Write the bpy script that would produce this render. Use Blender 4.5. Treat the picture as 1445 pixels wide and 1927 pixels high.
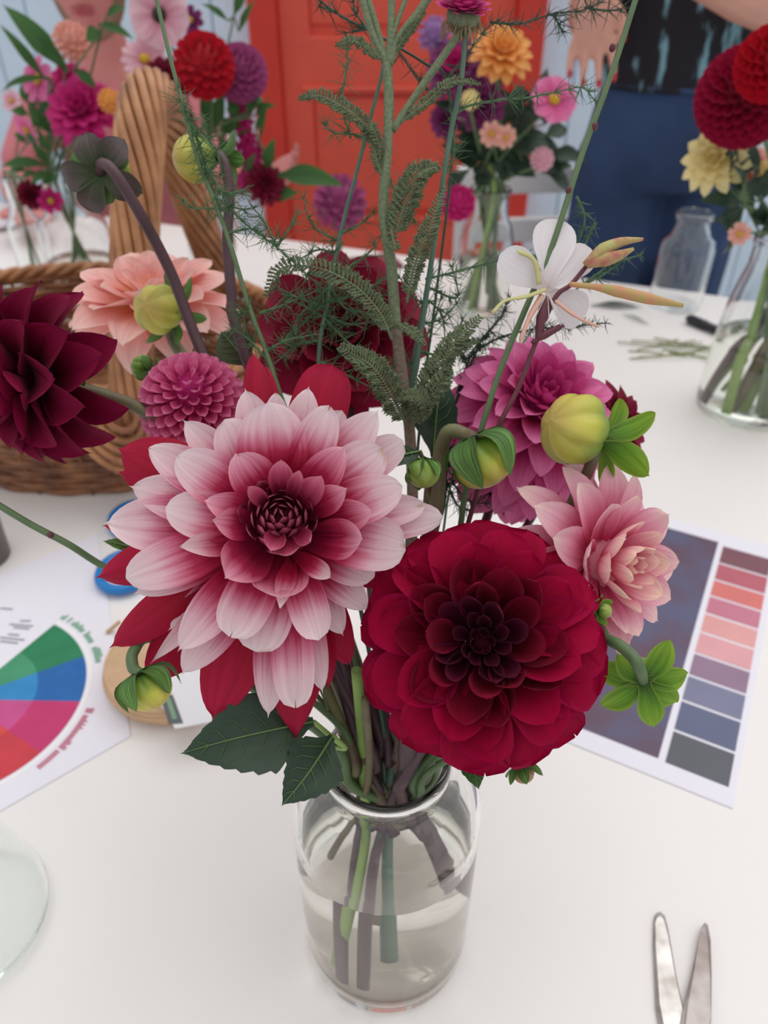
import bpy, bmesh, math, random
from mathutils import Vector, Matrix, Quaternion
PI = math.pi
sc = bpy.context.scene
col = sc.collection
rnd = random.Random(7)
for _o in list(bpy.data.objects):
    bpy.data.objects.remove(_o)

# ------------------------------------------------------------------ camera
TABLE = 0.74
CAM = Vector((0, 0, TABLE + 0.55))
PITCH = math.radians(36.8)
FPX, CX, CY = 1448.0, 722.5, 963.5
cam = bpy.data.cameras.new('camera')
co = bpy.data.objects.new('camera', cam)
col.objects.link(co)
co.location = CAM
co.rotation_euler = (PI / 2 - PITCH, 0, 0)
cam.sensor_fit = 'VERTICAL'
cam.sensor_height = 24.0
cam.lens = 24.0 * FPX / 1927.0
cam.clip_start = 0.02
cam.dof.use_dof = True
cam.dof.focus_distance = 0.345
cam.dof.aperture_fstop = 6.0
sc.camera = co

# ------------------------------------------------------------------ light
w = bpy.data.worlds.new('world')
sc.world = w
w.use_nodes = True
wn, wl = w.node_tree.nodes, w.node_tree.links
bg = wn['Background']
tcw = wn.new('ShaderNodeTexCoord')
sepw = wn.new('ShaderNodeSeparateXYZ')
wl.new(tcw.outputs['Generated'], sepw.inputs[0])
rampw = wn.new('ShaderNodeValToRGB')
rampw.color_ramp.elements[0].position = 0.0
rampw.color_ramp.elements[0].color = (0.60, 0.635, 0.69, 1)
rampw.color_ramp.elements[1].position = 0.9
rampw.color_ramp.elements[1].color = (1.0, 0.985, 0.97, 1)
wl.new(sepw.outputs['Z'], rampw.inputs[0])
wl.new(rampw.outputs[0], bg.inputs[0])
bg.inputs[1].default_value = 0.90
sun = bpy.data.lights.new('soft_daylight', 'SUN')
sun.energy = 1.08
sun.angle = math.radians(62)
sun.color = (1.0, 0.985, 0.96)
so = bpy.data.objects.new('soft_daylight', sun)
col.objects.link(so)
so.rotation_euler = (math.radians(-18), math.radians(14), 0)
vs = sc.view_settings
vs.view_transform = 'Standard'
vs.look = 'None'
vs.gamma = 1.0
vs.use_curve_mapping = False
vs.exposure = 0.0
sc.cycles.max_bounces = 28            # light has to get through jar, water and back
sc.cycles.transmission_bounces = 28
sc.cycles.glossy_bounces = 20
sc.cycles.diffuse_bounces = 8
sc.cycles.caustics_refractive = True
sc.cycles.caustics_reflective = True
sc.cycles.blur_glossy = 0.0

# ------------------------------------------------------------------ points
_F = Vector((0, math.cos(PITCH), -math.sin(PITCH)))
_U = Vector((0, math.sin(PITCH), math.cos(PITCH)))
_R = Vector((1, 0, 0))
def ray(px, py):
    return _F + _R * ((px - CX) / FPX) + _U * ((CY - py) / FPX)
def P(px, py, t):            # a point at optical depth t
    return CAM + ray(px, py) * t
def PY(px, py, Y):           # a point at world distance Y
    d = ray(px, py)
    return CAM + d * (Y / d.y)
def PT(px, py, z=0.0):       # a point at height z above the table
    d = ray(px, py)
    return CAM + d * ((TABLE + z - CAM.z) / d.z)

# ------------------------------------------------------------------ colour
def lin(c):
    c = c / 255.0
    return c / 12.92 if c <= 0.04045 else ((c + 0.055) / 1.055) ** 2.4
def S(r, g, b):
    return (lin(r), lin(g), lin(b), 1)

def base_mat(name):
    m = bpy.data.materials.new(name)
    m.use_nodes = True
    return m, m.node_tree.nodes, m.node_tree.links, m.node_tree.nodes['Principled BSDF']

def plain(name, c, rough=0.5, metal=0.0, spec=0.5, noise=0.0, scale=30, bump=0.0, c2=None, sub=None, detail=4):
    m, n, l, b = base_mat(name)
    b.inputs['Base Color'].default_value = c
    b.inputs['Roughness'].default_value = rough
    b.inputs['Metallic'].default_value = metal
    b.inputs['Specular IOR Level'].default_value = spec
    tc = n.new('ShaderNodeTexCoord')
    nz = n.new('ShaderNodeTexNoise')
    nz.inputs['Scale'].default_value = scale
    nz.inputs['Detail'].default_value = detail
    l.new(tc.outputs['Object'], nz.inputs['Vector'])
    if noise > 0 or c2:
        r = n.new('ShaderNodeValToRGB')
        r.color_ramp.elements[0].position = 0.35
        r.color_ramp.elements[1].position = 0.65
        c2 = c2 or (c[0] * (1 - noise), c[1] * (1 - noise), c[2] * (1 - noise), 1)
        r.color_ramp.elements[0].color = c2
        r.color_ramp.elements[1].color = c
        l.new(nz.outputs['Fac'], r.inputs[0])
        l.new(r.outputs[0], b.inputs['Base Color'])
    if bump > 0:
        bp = n.new('ShaderNodeBump')
        bp.inputs['Strength'].default_value = bump
        bp.inputs['Distance'].default_value = 0.002
        l.new(nz.outputs['Fac'], bp.inputs['Height'])
        l.new(bp.outputs[0], b.inputs['Normal'])
    return m

def petal_mat(name, stops, vein=0.04, transl=0.28, rough=0.55, edge=None, tipmark=None, veinscale=9.0, spec=0.25, bump=0.25, blotch=0.0):
    """colour runs from the base of a petal (v=0) to its tip (v=1), with fine veins along it"""
    m, n, l, b = base_mat(name)
    uv = n.new('ShaderNodeUVMap')
    sp = n.new('ShaderNodeSeparateXYZ')
    l.new(uv.outputs[0], sp.inputs[0])
    oi = n.new('ShaderNodeObjectInfo')
    tc = n.new('ShaderNodeTexCoord')
    mp = n.new('ShaderNodeMapping')
    mp.inputs['Scale'].default_value = (veinscale, 0.9, 1)
    l.new(uv.outputs[0], mp.inputs[0])
    ad = n.new('ShaderNodeVectorMath')
    ad.operation = 'ADD'
    l.new(mp.outputs[0], ad.inputs[0])
    cmb = n.new('ShaderNodeCombineXYZ')
    mr = n.new('ShaderNodeMath'); mr.operation = 'MULTIPLY'; mr.inputs[1].default_value = 37.0
    l.new(oi.outputs['Random'], mr.inputs[0])
    l.new(mr.outputs[0], cmb.inputs[2])
    l.new(cmb.outputs[0], ad.inputs[1])
    nz = n.new('ShaderNodeTexNoise')
    nz.inputs['Scale'].default_value = 1.0
    nz.inputs['Detail'].default_value = 5
    l.new(ad.outputs[0], nz.inputs['Vector'])
    # v disturbed by the veins
    m1 = n.new('ShaderNodeMath'); m1.operation = 'SUBTRACT'; m1.inputs[1].default_value = 0.5
    l.new(nz.outputs['Fac'], m1.inputs[0])
    m2 = n.new('ShaderNodeMath'); m2.operation = 'MULTIPLY_ADD'; m2.inputs[1].default_value = 0.26
    l.new(m1.outputs[0], m2.inputs[0]); l.new(sp.outputs['Y'], m2.inputs[2])
    ramp = n.new('ShaderNodeValToRGB')
    els = ramp.color_ramp.elements
    els[0].position, els[0].color = stops[0]
    els[1].position, els[1].color = stops[-1]
    for p, c in stops[1:-1]:
        e = els.new(p); e.color = c
    l.new(m2.outputs[0], ramp.inputs[0])
    out = ramp.outputs[0]
    mx = n.new('ShaderNodeMix'); mx.data_type = 'RGBA'; mx.blend_type = 'MULTIPLY'
    mx.inputs['Factor'].default_value = 1.0
    vr = n.new('ShaderNodeMapRange')
    vr.inputs['From Min'].default_value = 0.3; vr.inputs['From Max'].default_value = 0.7
    vr.inputs['To Min'].default_value = 1 - vein * 2; vr.inputs['To Max'].default_value = 1 + vein
    l.new(nz.outputs['Fac'], vr.inputs['Value'])
    l.new(out, mx.inputs[6]); l.new(vr.outputs[0], mx.inputs[7])
    out = mx.outputs[2]
    if edge is not None:
        # margin of the petal
        e1 = n.new('ShaderNodeMath'); e1.operation = 'SUBTRACT'; e1.inputs[1].default_value = 0.5
        l.new(sp.outputs['X'], e1.inputs[0])
        e2 = n.new('ShaderNodeMath'); e2.operation = 'ABSOLUTE'
        l.new(e1.outputs[0], e2.inputs[0])
        e3 = n.new('ShaderNodeMapRange'); e3.inputs['From Min'].default_value = 0.36; e3.inputs['From Max'].default_value = 0.5
        l.new(e2.outputs[0], e3.inputs['Value'])
        e4 = n.new('ShaderNodeMath'); e4.operation = 'MULTIPLY'; e4.inputs[1].default_value = 0.7
        l.new(e3.outputs[0], e4.inputs[0])
        mx2 = n.new('ShaderNodeMix'); mx2.data_type = 'RGBA'
        l.new(e4.outputs[0], mx2.inputs['Factor']); l.new(out, mx2.inputs[6])
        mx2.inputs[7].default_value = edge
        out = mx2.outputs[2]
    if tipmark is not None:
        # withered brown on some tips
        n2 = n.new('ShaderNodeTexNoise'); n2.inputs['Scale'].default_value = 2.6; n2.inputs['Detail'].default_value = 3
        ad2 = n.new('ShaderNodeVectorMath'); ad2.operation = 'ADD'
        l.new(uv.outputs[0], ad2.inputs[0]); l.new(cmb.outputs[0], ad2.inputs[1])
        l.new(ad2.outputs[0], n2.inputs['Vector'])
        t1 = n.new('ShaderNodeMath'); t1.operation = 'MULTIPLY_ADD'; t1.inputs[1].default_value = 0.33
        l.new(n2.outputs['Fac'], t1.inputs[0]); l.new(sp.outputs['Y'], t1.inputs[2])
        t2 = n.new('ShaderNodeMapRange'); t2.inputs['From Min'].default_value = 1.16; t2.inputs['From Max'].default_value = 1.24
        l.new(t1.outputs[0], t2.inputs['Value'])
        mx3 = n.new('ShaderNodeMix'); mx3.data_type = 'RGBA'
        l.new(t2.outputs[0], mx3.inputs['Factor']); l.new(out, mx3.inputs[6])
        mx3.inputs[7].default_value = tipmark
        out = mx3.outputs[2]
    l.new(out, b.inputs['Base Color'])
    b.inputs['Roughness'].default_value = rough
    b.inputs['Specular IOR Level'].default_value = spec
    b.inputs['Sheen Weight'].default_value = 0.03
    bp = n.new('ShaderNodeBump'); bp.inputs['Strength'].default_value = bump; bp.inputs['Distance'].default_value = 0.0008
    l.new(nz.outputs['Fac'], bp.inputs['Height'])
    l.new(bp.outputs[0], b.inputs['Normal'])
    tr = n.new('ShaderNodeBsdfTranslucent')
    l.new(out, tr.inputs[0])
    ms = n.new('ShaderNodeMixShader'); ms.inputs[0].default_value = transl
    l.new(b.outputs[0], ms.inputs[1]); l.new(tr.outputs[0], ms.inputs[2])
    l.new(ms.outputs[0], n['Material Output'].inputs['Surface'])
    return m

def glass_mat(name, c=(1, 1, 1, 1), ior=1.45, rough=0.0):
    m = bpy.data.materials.new(name)
    m.use_nodes = True
    n, l = m.node_tree.nodes, m.node_tree.links
    n.remove(n['Principled BSDF'])
    g = n.new('ShaderNodeBsdfGlass')
    g.inputs['Color'].default_value = c
    g.inputs['IOR'].default_value = ior
    g.inputs['Roughness'].default_value = rough
    l.new(g.outputs[0], n['Material Output'].inputs['Surface'])
    return m

M = {}
M['hero'] = petal_mat('pink_white_petal', [(0.0, S(120, 4, 40)), (0.42, S(170, 12, 58)), (0.55, S(198, 54, 96)), (0.66, S(224, 134, 160)), (0.78, S(238, 196, 206)), (1.0, S(240, 222, 224))], tipmark=S(196, 150, 110), transl=0.26, veinscale=12)
M['hero_mid'] = petal_mat('rose_petal', [(0.0, S(80, 2, 30)), (0.4, S(138, 8, 50)), (0.62, S(184, 44, 86)), (0.82, S(222, 134, 160)), (1.0, S(236, 178, 192))], transl=0.22, veinscale=12)
M['hero_in'] = petal_mat('inner_rose_petal', [(0.0, S(80, 6, 34)), (0.4, S(138, 26, 62)), (0.7, S(188, 78, 110)), (1.0, S(216, 130, 154))], transl=0.25)
M['hero_red'] = petal_mat('crimson_petal', [(0.0, S(140, 4, 40)), (0.5, S(172, 8, 48)), (1.0, S(178, 22, 62))], vein=0.09, transl=0.3)
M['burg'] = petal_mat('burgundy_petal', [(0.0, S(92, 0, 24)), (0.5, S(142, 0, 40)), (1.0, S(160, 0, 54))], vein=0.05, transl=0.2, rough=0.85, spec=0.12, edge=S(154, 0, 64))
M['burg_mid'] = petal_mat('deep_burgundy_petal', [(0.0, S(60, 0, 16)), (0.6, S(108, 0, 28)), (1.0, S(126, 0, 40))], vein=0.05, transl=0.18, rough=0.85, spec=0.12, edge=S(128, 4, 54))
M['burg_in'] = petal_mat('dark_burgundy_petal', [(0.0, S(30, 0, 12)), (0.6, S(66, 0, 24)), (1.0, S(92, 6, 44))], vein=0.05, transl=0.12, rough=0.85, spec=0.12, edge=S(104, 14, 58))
M['maroon'] = petal_mat('maroon_petal', [(0.0, S(60, 0, 18)), (0.5, S(110, 0, 38)), (1.0, S(126, 2, 54))], vein=0.06, transl=0.2, rough=0.7, spec=0.15, edge=S(132, 6, 62))
M['wine'] = petal_mat('wine_petal', [(0.0, S(60, 0, 16)), (0.5, S(120, 0, 38)), (1.0, S(140, 6, 52))], vein=0.06, transl=0.25, rough=0.65)
M['magenta'] = petal_mat('magenta_petal', [(0.0, S(160, 16, 96)), (0.35, S(200, 54, 132)), (0.7, S(224, 100, 162)), (1.0, S(232, 134, 184))], vein=0.05, transl=0.3)
M['magenta_in'] = petal_mat('deep_magenta_petal', [(0.0, S(126, 4, 72)), (0.5, S(190, 30, 118)), (1.0, S(218, 84, 150))], vein=0.05, transl=0.28)
M['pompon'] = petal_mat('pink_pompon_petal', [(0.0, S(170, 36, 96)), (0.5, S(222, 96, 150)), (0.85, S(236, 134, 178)), (1.0, S(244, 172, 200))], vein=0.03, transl=0.3)
M['rosepeach'] = petal_mat('pink_cream_petal', [(0.0, S(190, 30, 84)), (0.28, S(220, 84, 130)), (0.55, S(234, 146, 176)), (0.8, S(242, 186, 202)), (1.0, S(244, 212, 204))], vein=0.05, transl=0.28)
M['rosepeach_in'] = petal_mat('cream_pink_inner_petal', [(0.0, S(196, 40, 84)), (0.4, S(228, 116, 150)), (0.75, S(244, 188, 192)), (1.0, S(248, 222, 196))], vein=0.05, transl=0.26)
M['peach'] = petal_mat('peach_petal', [(0.0, S(244, 200, 124)), (0.3, S(244, 184, 154)), (0.6, S(242, 176, 170)), (1.0, S(246, 208, 200))], vein=0.07, transl=0.35)
M['white_petal'] = petal_mat('white_petal', [(0.0, S(226, 210, 206)), (0.3, S(238, 232, 234)), (1.0, S(240, 236, 238))], vein=0.03, transl=0.3)
M['sepal'] = petal_mat('green_sepal', [(0.0, S(70, 104, 44)), (0.5, S(92, 136, 60)), (1.0, S(110, 150, 74))], vein=0.4, transl=0.22, veinscale=22, edge=S(84, 100, 58), spec=0.4)
M['sepal_bright'] = petal_mat('bright_green_sepal', [(0.0, S(58, 96, 30)), (0.4, S(98, 146, 36)), (1.0, S(136, 174, 52))], vein=0.14, transl=0.35, veinscale=8, spec=0.4, edge=S(150, 176, 70))
M['sepal_dark'] = petal_mat('purplish_sepal', [(0.0, S(58, 84, 40)), (0.3, S(74, 78, 58)), (0.7, S(88, 72, 72)), (1.0, S(74, 66, 58))], vein=0.16, transl=0.15, veinscale=8, spec=0.4)
M['leaf'] = petal_mat('dark_green_leaf', [(0.0, S(44, 66, 42)), (0.5, S(38, 62, 44)), (1.0, S(42, 68, 48))], vein=0.10, transl=0.18, veinscale=5, spec=0.5, rough=0.45)
M['leaf_vein'] = plain('leaf_vein', S(96, 122, 72), 0.6)
M['leaf_olive'] = petal_mat('olive_leaf', [(0.0, S(66, 66, 48)), (0.5, S(70, 76, 52)), (1.0, S(62, 78, 50))], vein=0.12, transl=0.2, veinscale=6)
M['leaf_mid'] = petal_mat('mid_green_leaf', [(0.0, S(62, 96, 50)), (0.5, S(66, 106, 56)), (1.0, S(74, 116, 62))], vein=0.1, transl=0.3, veinscale=5)
M['stem_purple'] = plain('purple_brown_stem', S(86, 62, 68), 0.5, noise=0.25, scale=60)
M['stem_dark'] = plain('dark_purple_stem', S(84, 54, 60), 0.5, noise=0.25, scale=60)
M['stem_green'] = plain('green_stem', S(92, 116, 76), 0.55, noise=0.2, scale=80)
M['stem_blue'] = plain('blue_green_stem', S(82, 112, 92), 0.55, noise=0.2, scale=80)
M['stem_olive'] = plain('olive_stem', S(112, 112, 72), 0.55, noise=0.3, scale=50, c2=S(96, 76, 64))
M['stem_lime'] = plain('light_green_stem', S(138, 168, 84), 0.5, noise=0.2, scale=60)
M['stem_red'] = plain('dark_red_stem', S(104, 46, 58), 0.5, noise=0.3, scale=120)
M['stem_hairy'] = plain('hairy_grey_green_stem', S(118, 130, 98), 0.8, noise=0.3, scale=500, bump=0.4)
M['stem_hairy_low'] = plain('hairy_brownish_stem', S(130, 112, 98), 0.8, noise=0.3, scale=500, bump=0.4)
M['yarrow'] = plain('yarrow_leaf_green', S(112, 124, 90), 0.75, noise=0.3, scale=300)
M['fern'] = plain('asparagus_green', S(78, 114, 74), 0.6, noise=0.25, scale=120)
M['fern_dark'] = plain('asparagus_dark_green', S(48, 72, 52), 0.6, noise=0.25, scale=120)
M['brown_dry'] = plain('dry_brown', S(176, 142, 104), 0.85, noise=0.35, scale=150)
M['bud_yellow'] = petal_mat('yellow_green_bud', [(0.0, S(96, 138, 48)), (0.38, S(140, 160, 56)), (0.6, S(190, 190, 76)), (0.85, S(208, 196, 90)), (1.0, S(204, 178, 96))], vein=0.16, transl=0.08, rough=0.4, spec=0.4, veinscale=8)
M['bud_green'] = petal_mat('green_bud', [(0.0, S(92, 132, 52)), (0.5, S(128, 160, 66)), (1.0, S(160, 176, 84))], vein=0.12, transl=0.08, rough=0.4, spec=0.4, veinscale=10)
M['table'] = plain('white_table_top', S(236, 232, 230), 0.42, noise=0.015, scale=9, spec=0.4)
M['glass'] = glass_mat('clear_glass', (1, 1, 1, 1))
M['glass_thin'] = glass_mat('thin_clear_glass', (0.985, 0.992, 0.992, 1))
M['glass_green'] = glass_mat('greenish_glass', (0.985, 0.996, 0.99, 1))
M['water'] = glass_mat('water', (0.995, 0.988, 0.962, 1), 1.333)
M['steel'] = plain('worn_steel', S(200, 196, 194), 0.3, metal=0.9, noise=0.22, scale=60, c2=S(150, 142, 138))
M['paper'] = plain('white_paper', S(232, 230, 240), 0.7, noise=0.01)

# ------------------------------------------------------------------ mesh building
class MB:
    def __init__(s):
        s.v, s.f, s.uv, s.mi = [], [], [], []
    def add(s, vs, fs, uvs=None, mi=0):
        o = len(s.v)
        s.v += [tuple(x) for x in vs]
        s.uv += (uvs if uvs else [(0.5, 0.5)] * len(vs))
        for f in fs:
            s.f.append(tuple(i + o for i in f)); s.mi.append(mi)
        return s
    def mesh(s, name, mats, smooth=True):
        me = bpy.data.meshes.new(name)
        me.from_pydata(s.v, [], s.f)
        ul = me.uv_layers.new(name='UVMap')
        li = [0] * len(me.loops)
        me.loops.foreach_get('vertex_index', li)
        flat = []
        for i in li:
            flat += s.uv[i]
        ul.data.foreach_set('uv', flat)
        for m in (mats if isinstance(mats, (list, tuple)) else [mats]):
            me.materials.append(m)
        me.polygons.foreach_set('material_index', s.mi)
        if smooth:
            me.polygons.foreach_set('use_smooth', [True] * len(me.polygons))
        me.update()
        return me
    def build(s, name, mats, parent=None, smooth=True):
        return place(name, s.mesh(name, mats, smooth), parent)

def place(name, me, parent=None, mat=None):
    """mat is a world matrix; a parent is an Empty that is only translated (or a mesh at the origin of it)"""
    o = bpy.data.objects.new(name, me)
    col.objects.link(o)
    W = mat if mat is not None else Matrix.Identity(4)
    if parent is not None:
        o.parent = parent
        loc = Vector((0, 0, 0))
        q = parent
        chain = Matrix.Identity(4)
        while q is not None:
            chain = q.matrix_basis @ chain
            q = q.parent
        o.matrix_basis = chain.inverted() @ W
    else:
        o.matrix_basis = W
    return o

def tag(o, label=None, cat=None, group=None, kind=None):
    if label: o['label'] = label
    if cat: o['category'] = cat
    if group: o['group'] = group
    if kind: o['kind'] = kind
    return o
def thing(name, label, cat, loc, group=None):
    o = bpy.data.objects.new(name, None)
    o.empty_display_size = 0.02
    col.objects.link(o)
    o.location = loc
    return tag(o, label, cat, group)
def solo(o, label, cat, group=None):
    """give a one-mesh thing an origin at its lowest point and its tags"""
    zs = [v.co for v in o.data.vertices]
    if zs:
        c = sum(zs, Vector()) / len(zs)
        c.z = min(z.z for z in zs)
        o.data.transform(Matrix.Translation(-c))
        o.matrix_basis = o.matrix_basis @ Matrix.Translation(c)
    return tag(o, label, cat, group)

def catmull(pts, n=8):
    pts = [Vector(p) for p in pts]
    if len(pts) < 3:
        return [pts[0].lerp(pts[-1], i / n) for i in range(n + 1)]
    out = []
    ext = [pts[0] * 2 - pts[1]] + pts + [pts[-1] * 2 - pts[-2]]
    for i in range(1, len(ext) - 2):
        p0, p1, p2, p3 = ext[i - 1:i + 3]
        for k in range(n):
            t = k / n
            out.append(0.5 * ((2 * p1) + (p2 - p0) * t + (2 * p0 - 5 * p1 + 4 * p2 - p3) * t * t + (3 * p1 - p0 - 3 * p2 + p3) * t ** 3))
    out.append(pts[-1])
    return out

def tube(mb, path, r, sides=6, mi=0, cap=True, ell=None):
    path = [Vector(p) for p in path]
    n = len(path)
    rs = r if isinstance(r, (list, tuple)) else [r] * n
    if len(rs) != n:
        rs = [rs[0] + (rs[-1] - rs[0]) * i / (n - 1) if len(rs) == 2 else rs[min(len(rs) - 1, int(i / (n - 1) * (len(rs) - 1)))] for i in range(n)]
    t0 = (path[1] - path[0]).normalized()
    up = Vector((0, 0, 1)) if abs(t0.z) < 0.9 else Vector((0, 1, 0))
    a = t0.cross(up).normalized()
    vs, uvs, fs = [], [], []
    for i in range(n):
        t = (path[min(i + 1, n - 1)] - path[max(i - 1, 0)])
        t = t.normalized() if t.length > 1e-9 else t0
        a = (a - t * a.dot(t))
        a = a.normalized() if a.length > 1e-9 else t.orthogonal().normalized()
        b = t.cross(a)
        for k in range(sides):
            th = 2 * PI * k / sides
            vs.append(path[i] + (a * math.cos(th) + b * math.sin(th) * (ell or 1)) * rs[i])
            uvs.append((k / sides, i / (n - 1)))
    for i in range(n - 1):
        for k in range(sides):
            k2 = (k + 1) % sides
            fs.append((i * sides + k, i * sides + k2, (i + 1) * sides + k2, (i + 1) * sides + k))
    if cap:
        fs.append(tuple(range(sides - 1, -1, -1)))
        fs.append(tuple(range((n - 1) * sides, n * sides)))
    mb.add(vs, fs, uvs, mi)
    return mb

def lathe(mb, prof, seg=40, mat=None, mi=0, close=False):
    n = len(prof)
    vs, fs, uvs = [], [], []
    for i, (r, z) in enumerate(prof):
        for k in range(seg):
            th = 2 * PI * k / seg
            p = Vector((r * math.cos(th), r * math.sin(th), z))
            vs.append(mat @ p if mat is not None else p)
            uvs.append((k / seg, i / max(1, n - 1)))
    m = n if close else n - 1
    for i in range(m):
        i2 = (i + 1) % n
        for k in range(seg):
            k2 = (k + 1) % seg
            fs.append((i * seg + k, i * seg + k2, i2 * seg + k2, i2 * seg + k))
    mb.add(vs, fs, uvs, mi)
    return mb

def box(mb, c, s, rot=None, mi=0):
    vs = [Vector((x * s[0] / 2, y * s[1] / 2, z * s[2] / 2)) for x in (-1, 1) for y in (-1, 1) for z in (-1, 1)]
    if rot is not None: vs = [rot @ v for v in vs]
    vs = [v + Vector(c) for v in vs]
    mb.add(vs, [(0, 1, 3, 2), (4, 6, 7, 5), (0, 4, 5, 1), (2, 3, 7, 6), (0, 2, 6, 4), (1, 5, 7, 3)], None, mi)
    return mb

def sphere_geo(seg=16, rings=10):
    vs, fs = [], []
    for j in range(rings + 1):
        ph = PI * j / rings
        for k in range(seg):
            th = 2 * PI * k / seg
            vs.append(Vector((math.sin(ph) * math.cos(th), math.sin(ph) * math.sin(th), math.cos(ph))))
    for j in range(rings):
        for k in range(seg):
            k2 = (k + 1) % seg
            fs.append((j * seg + k, (j + 1) * seg + k, (j + 1) * seg + k2, j * seg + k2))
    return vs, fs
def ball(mb, c, r, seg=14, rings=9, mi=0):
    vs, fs = sphere_geo(seg, rings)
    r = r if isinstance(r, (tuple, list)) else (r, r, r)
    mb.add([Vector((v.x * r[0], v.y * r[1], v.z * r[2])) + Vector(c) for v in vs], fs, None, mi)
    return mb

# ------------------------------------------------------------------ petals
def petal_geo(L, W, cup=0.6, cup1=None, bend=0.0, curl=0.0, tip='round', base=0.35, vm=0.58, ruf=0.0, notch=0.0, twist=0.0, ridge=0.014, nu=7, nv=10, seed=0):
    r = random.Random(seed)
    cup1 = cup * 0.6 if cup1 is None else cup1
    ph1, ph2 = r.uniform(0, 6), r.uniform(0, 6)
    pe, pq = {'round': (2.3, 2.0), 'blunt': (3.2, 2.4), 'point': (2.0, 1.55), 'acute': (1.5, 1.15)}[tip]
    apex = {'round': 0.0, 'blunt': 0.0, 'point': 0.032, 'acute': 0.03}[tip]
    vs, uvs, fs = [], [], []
    for j in range(nv + 1):
        v = j / nv
        v = 1 - (1 - v) ** 1.35
        if v < vm:
            s = v / vm
            pr = base + (1 - base) * (s * s * (3 - 2 * s))
        else:
            s = (v - vm) / (1 - vm)
            pr = max(0.0, 1 - s ** pe) ** (1 / pq)
            pr = max(pr, 0.05)
        a = max(0.02, cup + (cup1 - cup) * v)
        zs = bend * L * math.sin(PI * v) + curl * L * (max(0, (v - 0.6) / 0.4) ** 2)
        tw = twist * v
        for i in range(nu + 1):
            u = -1 + 2 * i / nu
            x = W / 2 * pr * math.sin(a * u) / a
            z = W / 2 * pr * (1 - math.cos(a * u)) / a
            z += ruf * W * u * u * v * math.sin(ph1 + v * 7 + (u > 0) * ph2)
            x2 = x * math.cos(tw) - z * math.sin(tw)
            z2 = x * math.sin(tw) + z * math.cos(tw)
            z2 += ridge * W * math.cos(u * 3 * PI) * (1 - u * u) * v * (1 - v) * 4
            y = v * L + apex * L * math.exp(-(u / 0.4) ** 2) * max(0, (v - 0.8) / 0.2) ** 2 - notch * L * math.exp(-(u / 0.3) ** 2) * max(0, (v - 0.75) / 0.25) ** 2
            vs.append(Vector((x2, y, zs + z2)))
            uvs.append((i / nu, v))
    for j in range(nv):
        for i in range(nu):
            a0 = j * (nu + 1) + i
            fs.append((a0, a0 + 1, a0 + nu + 2, a0 + nu + 1))
    return vs, fs, uvs

def frame(B, T, N):
    """matrix that lays a petal of unit frame from B towards T with its face towards N"""
    y = (T - B).normalized()
    z = N - y * N.dot(y)
    if z.length < 1e-5: z = y.orthogonal()
    z.normalize()
    x = y.cross(z)
    m = Matrix((x, y, z)).transposed().to_4x4()
    m.translation = B
    return m

def basis(C, N, up=Vector((0, 0, 1)), spin=0.0):
    z = N.normalized()
    x = up.cross(z)
    if x.length < 1e-4: x = Vector((1, 0, 0))
    x.normalize()
    y = z.cross(x)
    m = Matrix((x, y, z)).transposed().to_4x4()
    m = m @ Matrix.Rotation(spin, 4, 'Z')
    m.translation = C
    return m

def petal_obj(name, parent, mat, B, T, N, W, **k):
    vs, fs, uvs = petal_geo((T - B).length, W, **k)
    me = MB().add(vs, fs, uvs).mesh(name, mat)
    return place(name, me, parent, frame(B, T, N))

def ring_petals(root, FM, R, rings, seed=1, jit=1.0, nu=6, nv=8, only=None):
    """rings of petals round a flower head: (count, tip radius, tip height, base radius, base height, width, cup, bend, curl, material, tip)"""
    r = random.Random(seed)
    off = 0.0
    for ri, (n, rt, ht, rb, hb, wd, cup, bend, curl, mk, tip) in enumerate(rings):
        L = math.hypot(rt - rb, ht - hb) * R
        mes = []
        for k in range(2 if n > 3 else 1):
            vs, fs, uvs = petal_geo(L, wd * R, cup=cup, bend=bend, curl=curl, tip=tip, ruf=0.03 * jit, nu=nu, nv=nv, seed=seed * 31 + ri * 7 + k, notch=0.03 * k)
            mes.append(MB().add(vs, fs, uvs).mesh('petal', M[mk]))
        off += PI / n + 0.17
        for i in range(n):
            a = off + 2 * PI * i / n + r.uniform(-0.09, 0.09) * jit * 10 / max(10, n)
            dh = r.uniform(-0.035, 0.035) * jit
            s = 1 + r.uniform(-0.07, 0.06) * jit
            c, sn = math.cos(a), math.sin(a)
            B = Vector((rb * c, rb * sn, hb)) * R
            T = Vector((rt * s * c, rt * s * sn, ht + dh)) * R
            inward = Vector((-c * 0.55, -sn * 0.55, 1.0)) if ht < hb + (rt - rb) * 0.9 else Vector((-c, -sn, 0.15))
            m = FM @ frame(B, T, inward) @ Matrix.Rotation(r.uniform(-0.16, 0.16) * jit, 4, 'Y')
            place('petal', mes[r.randrange(len(mes))], root, m)

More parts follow.
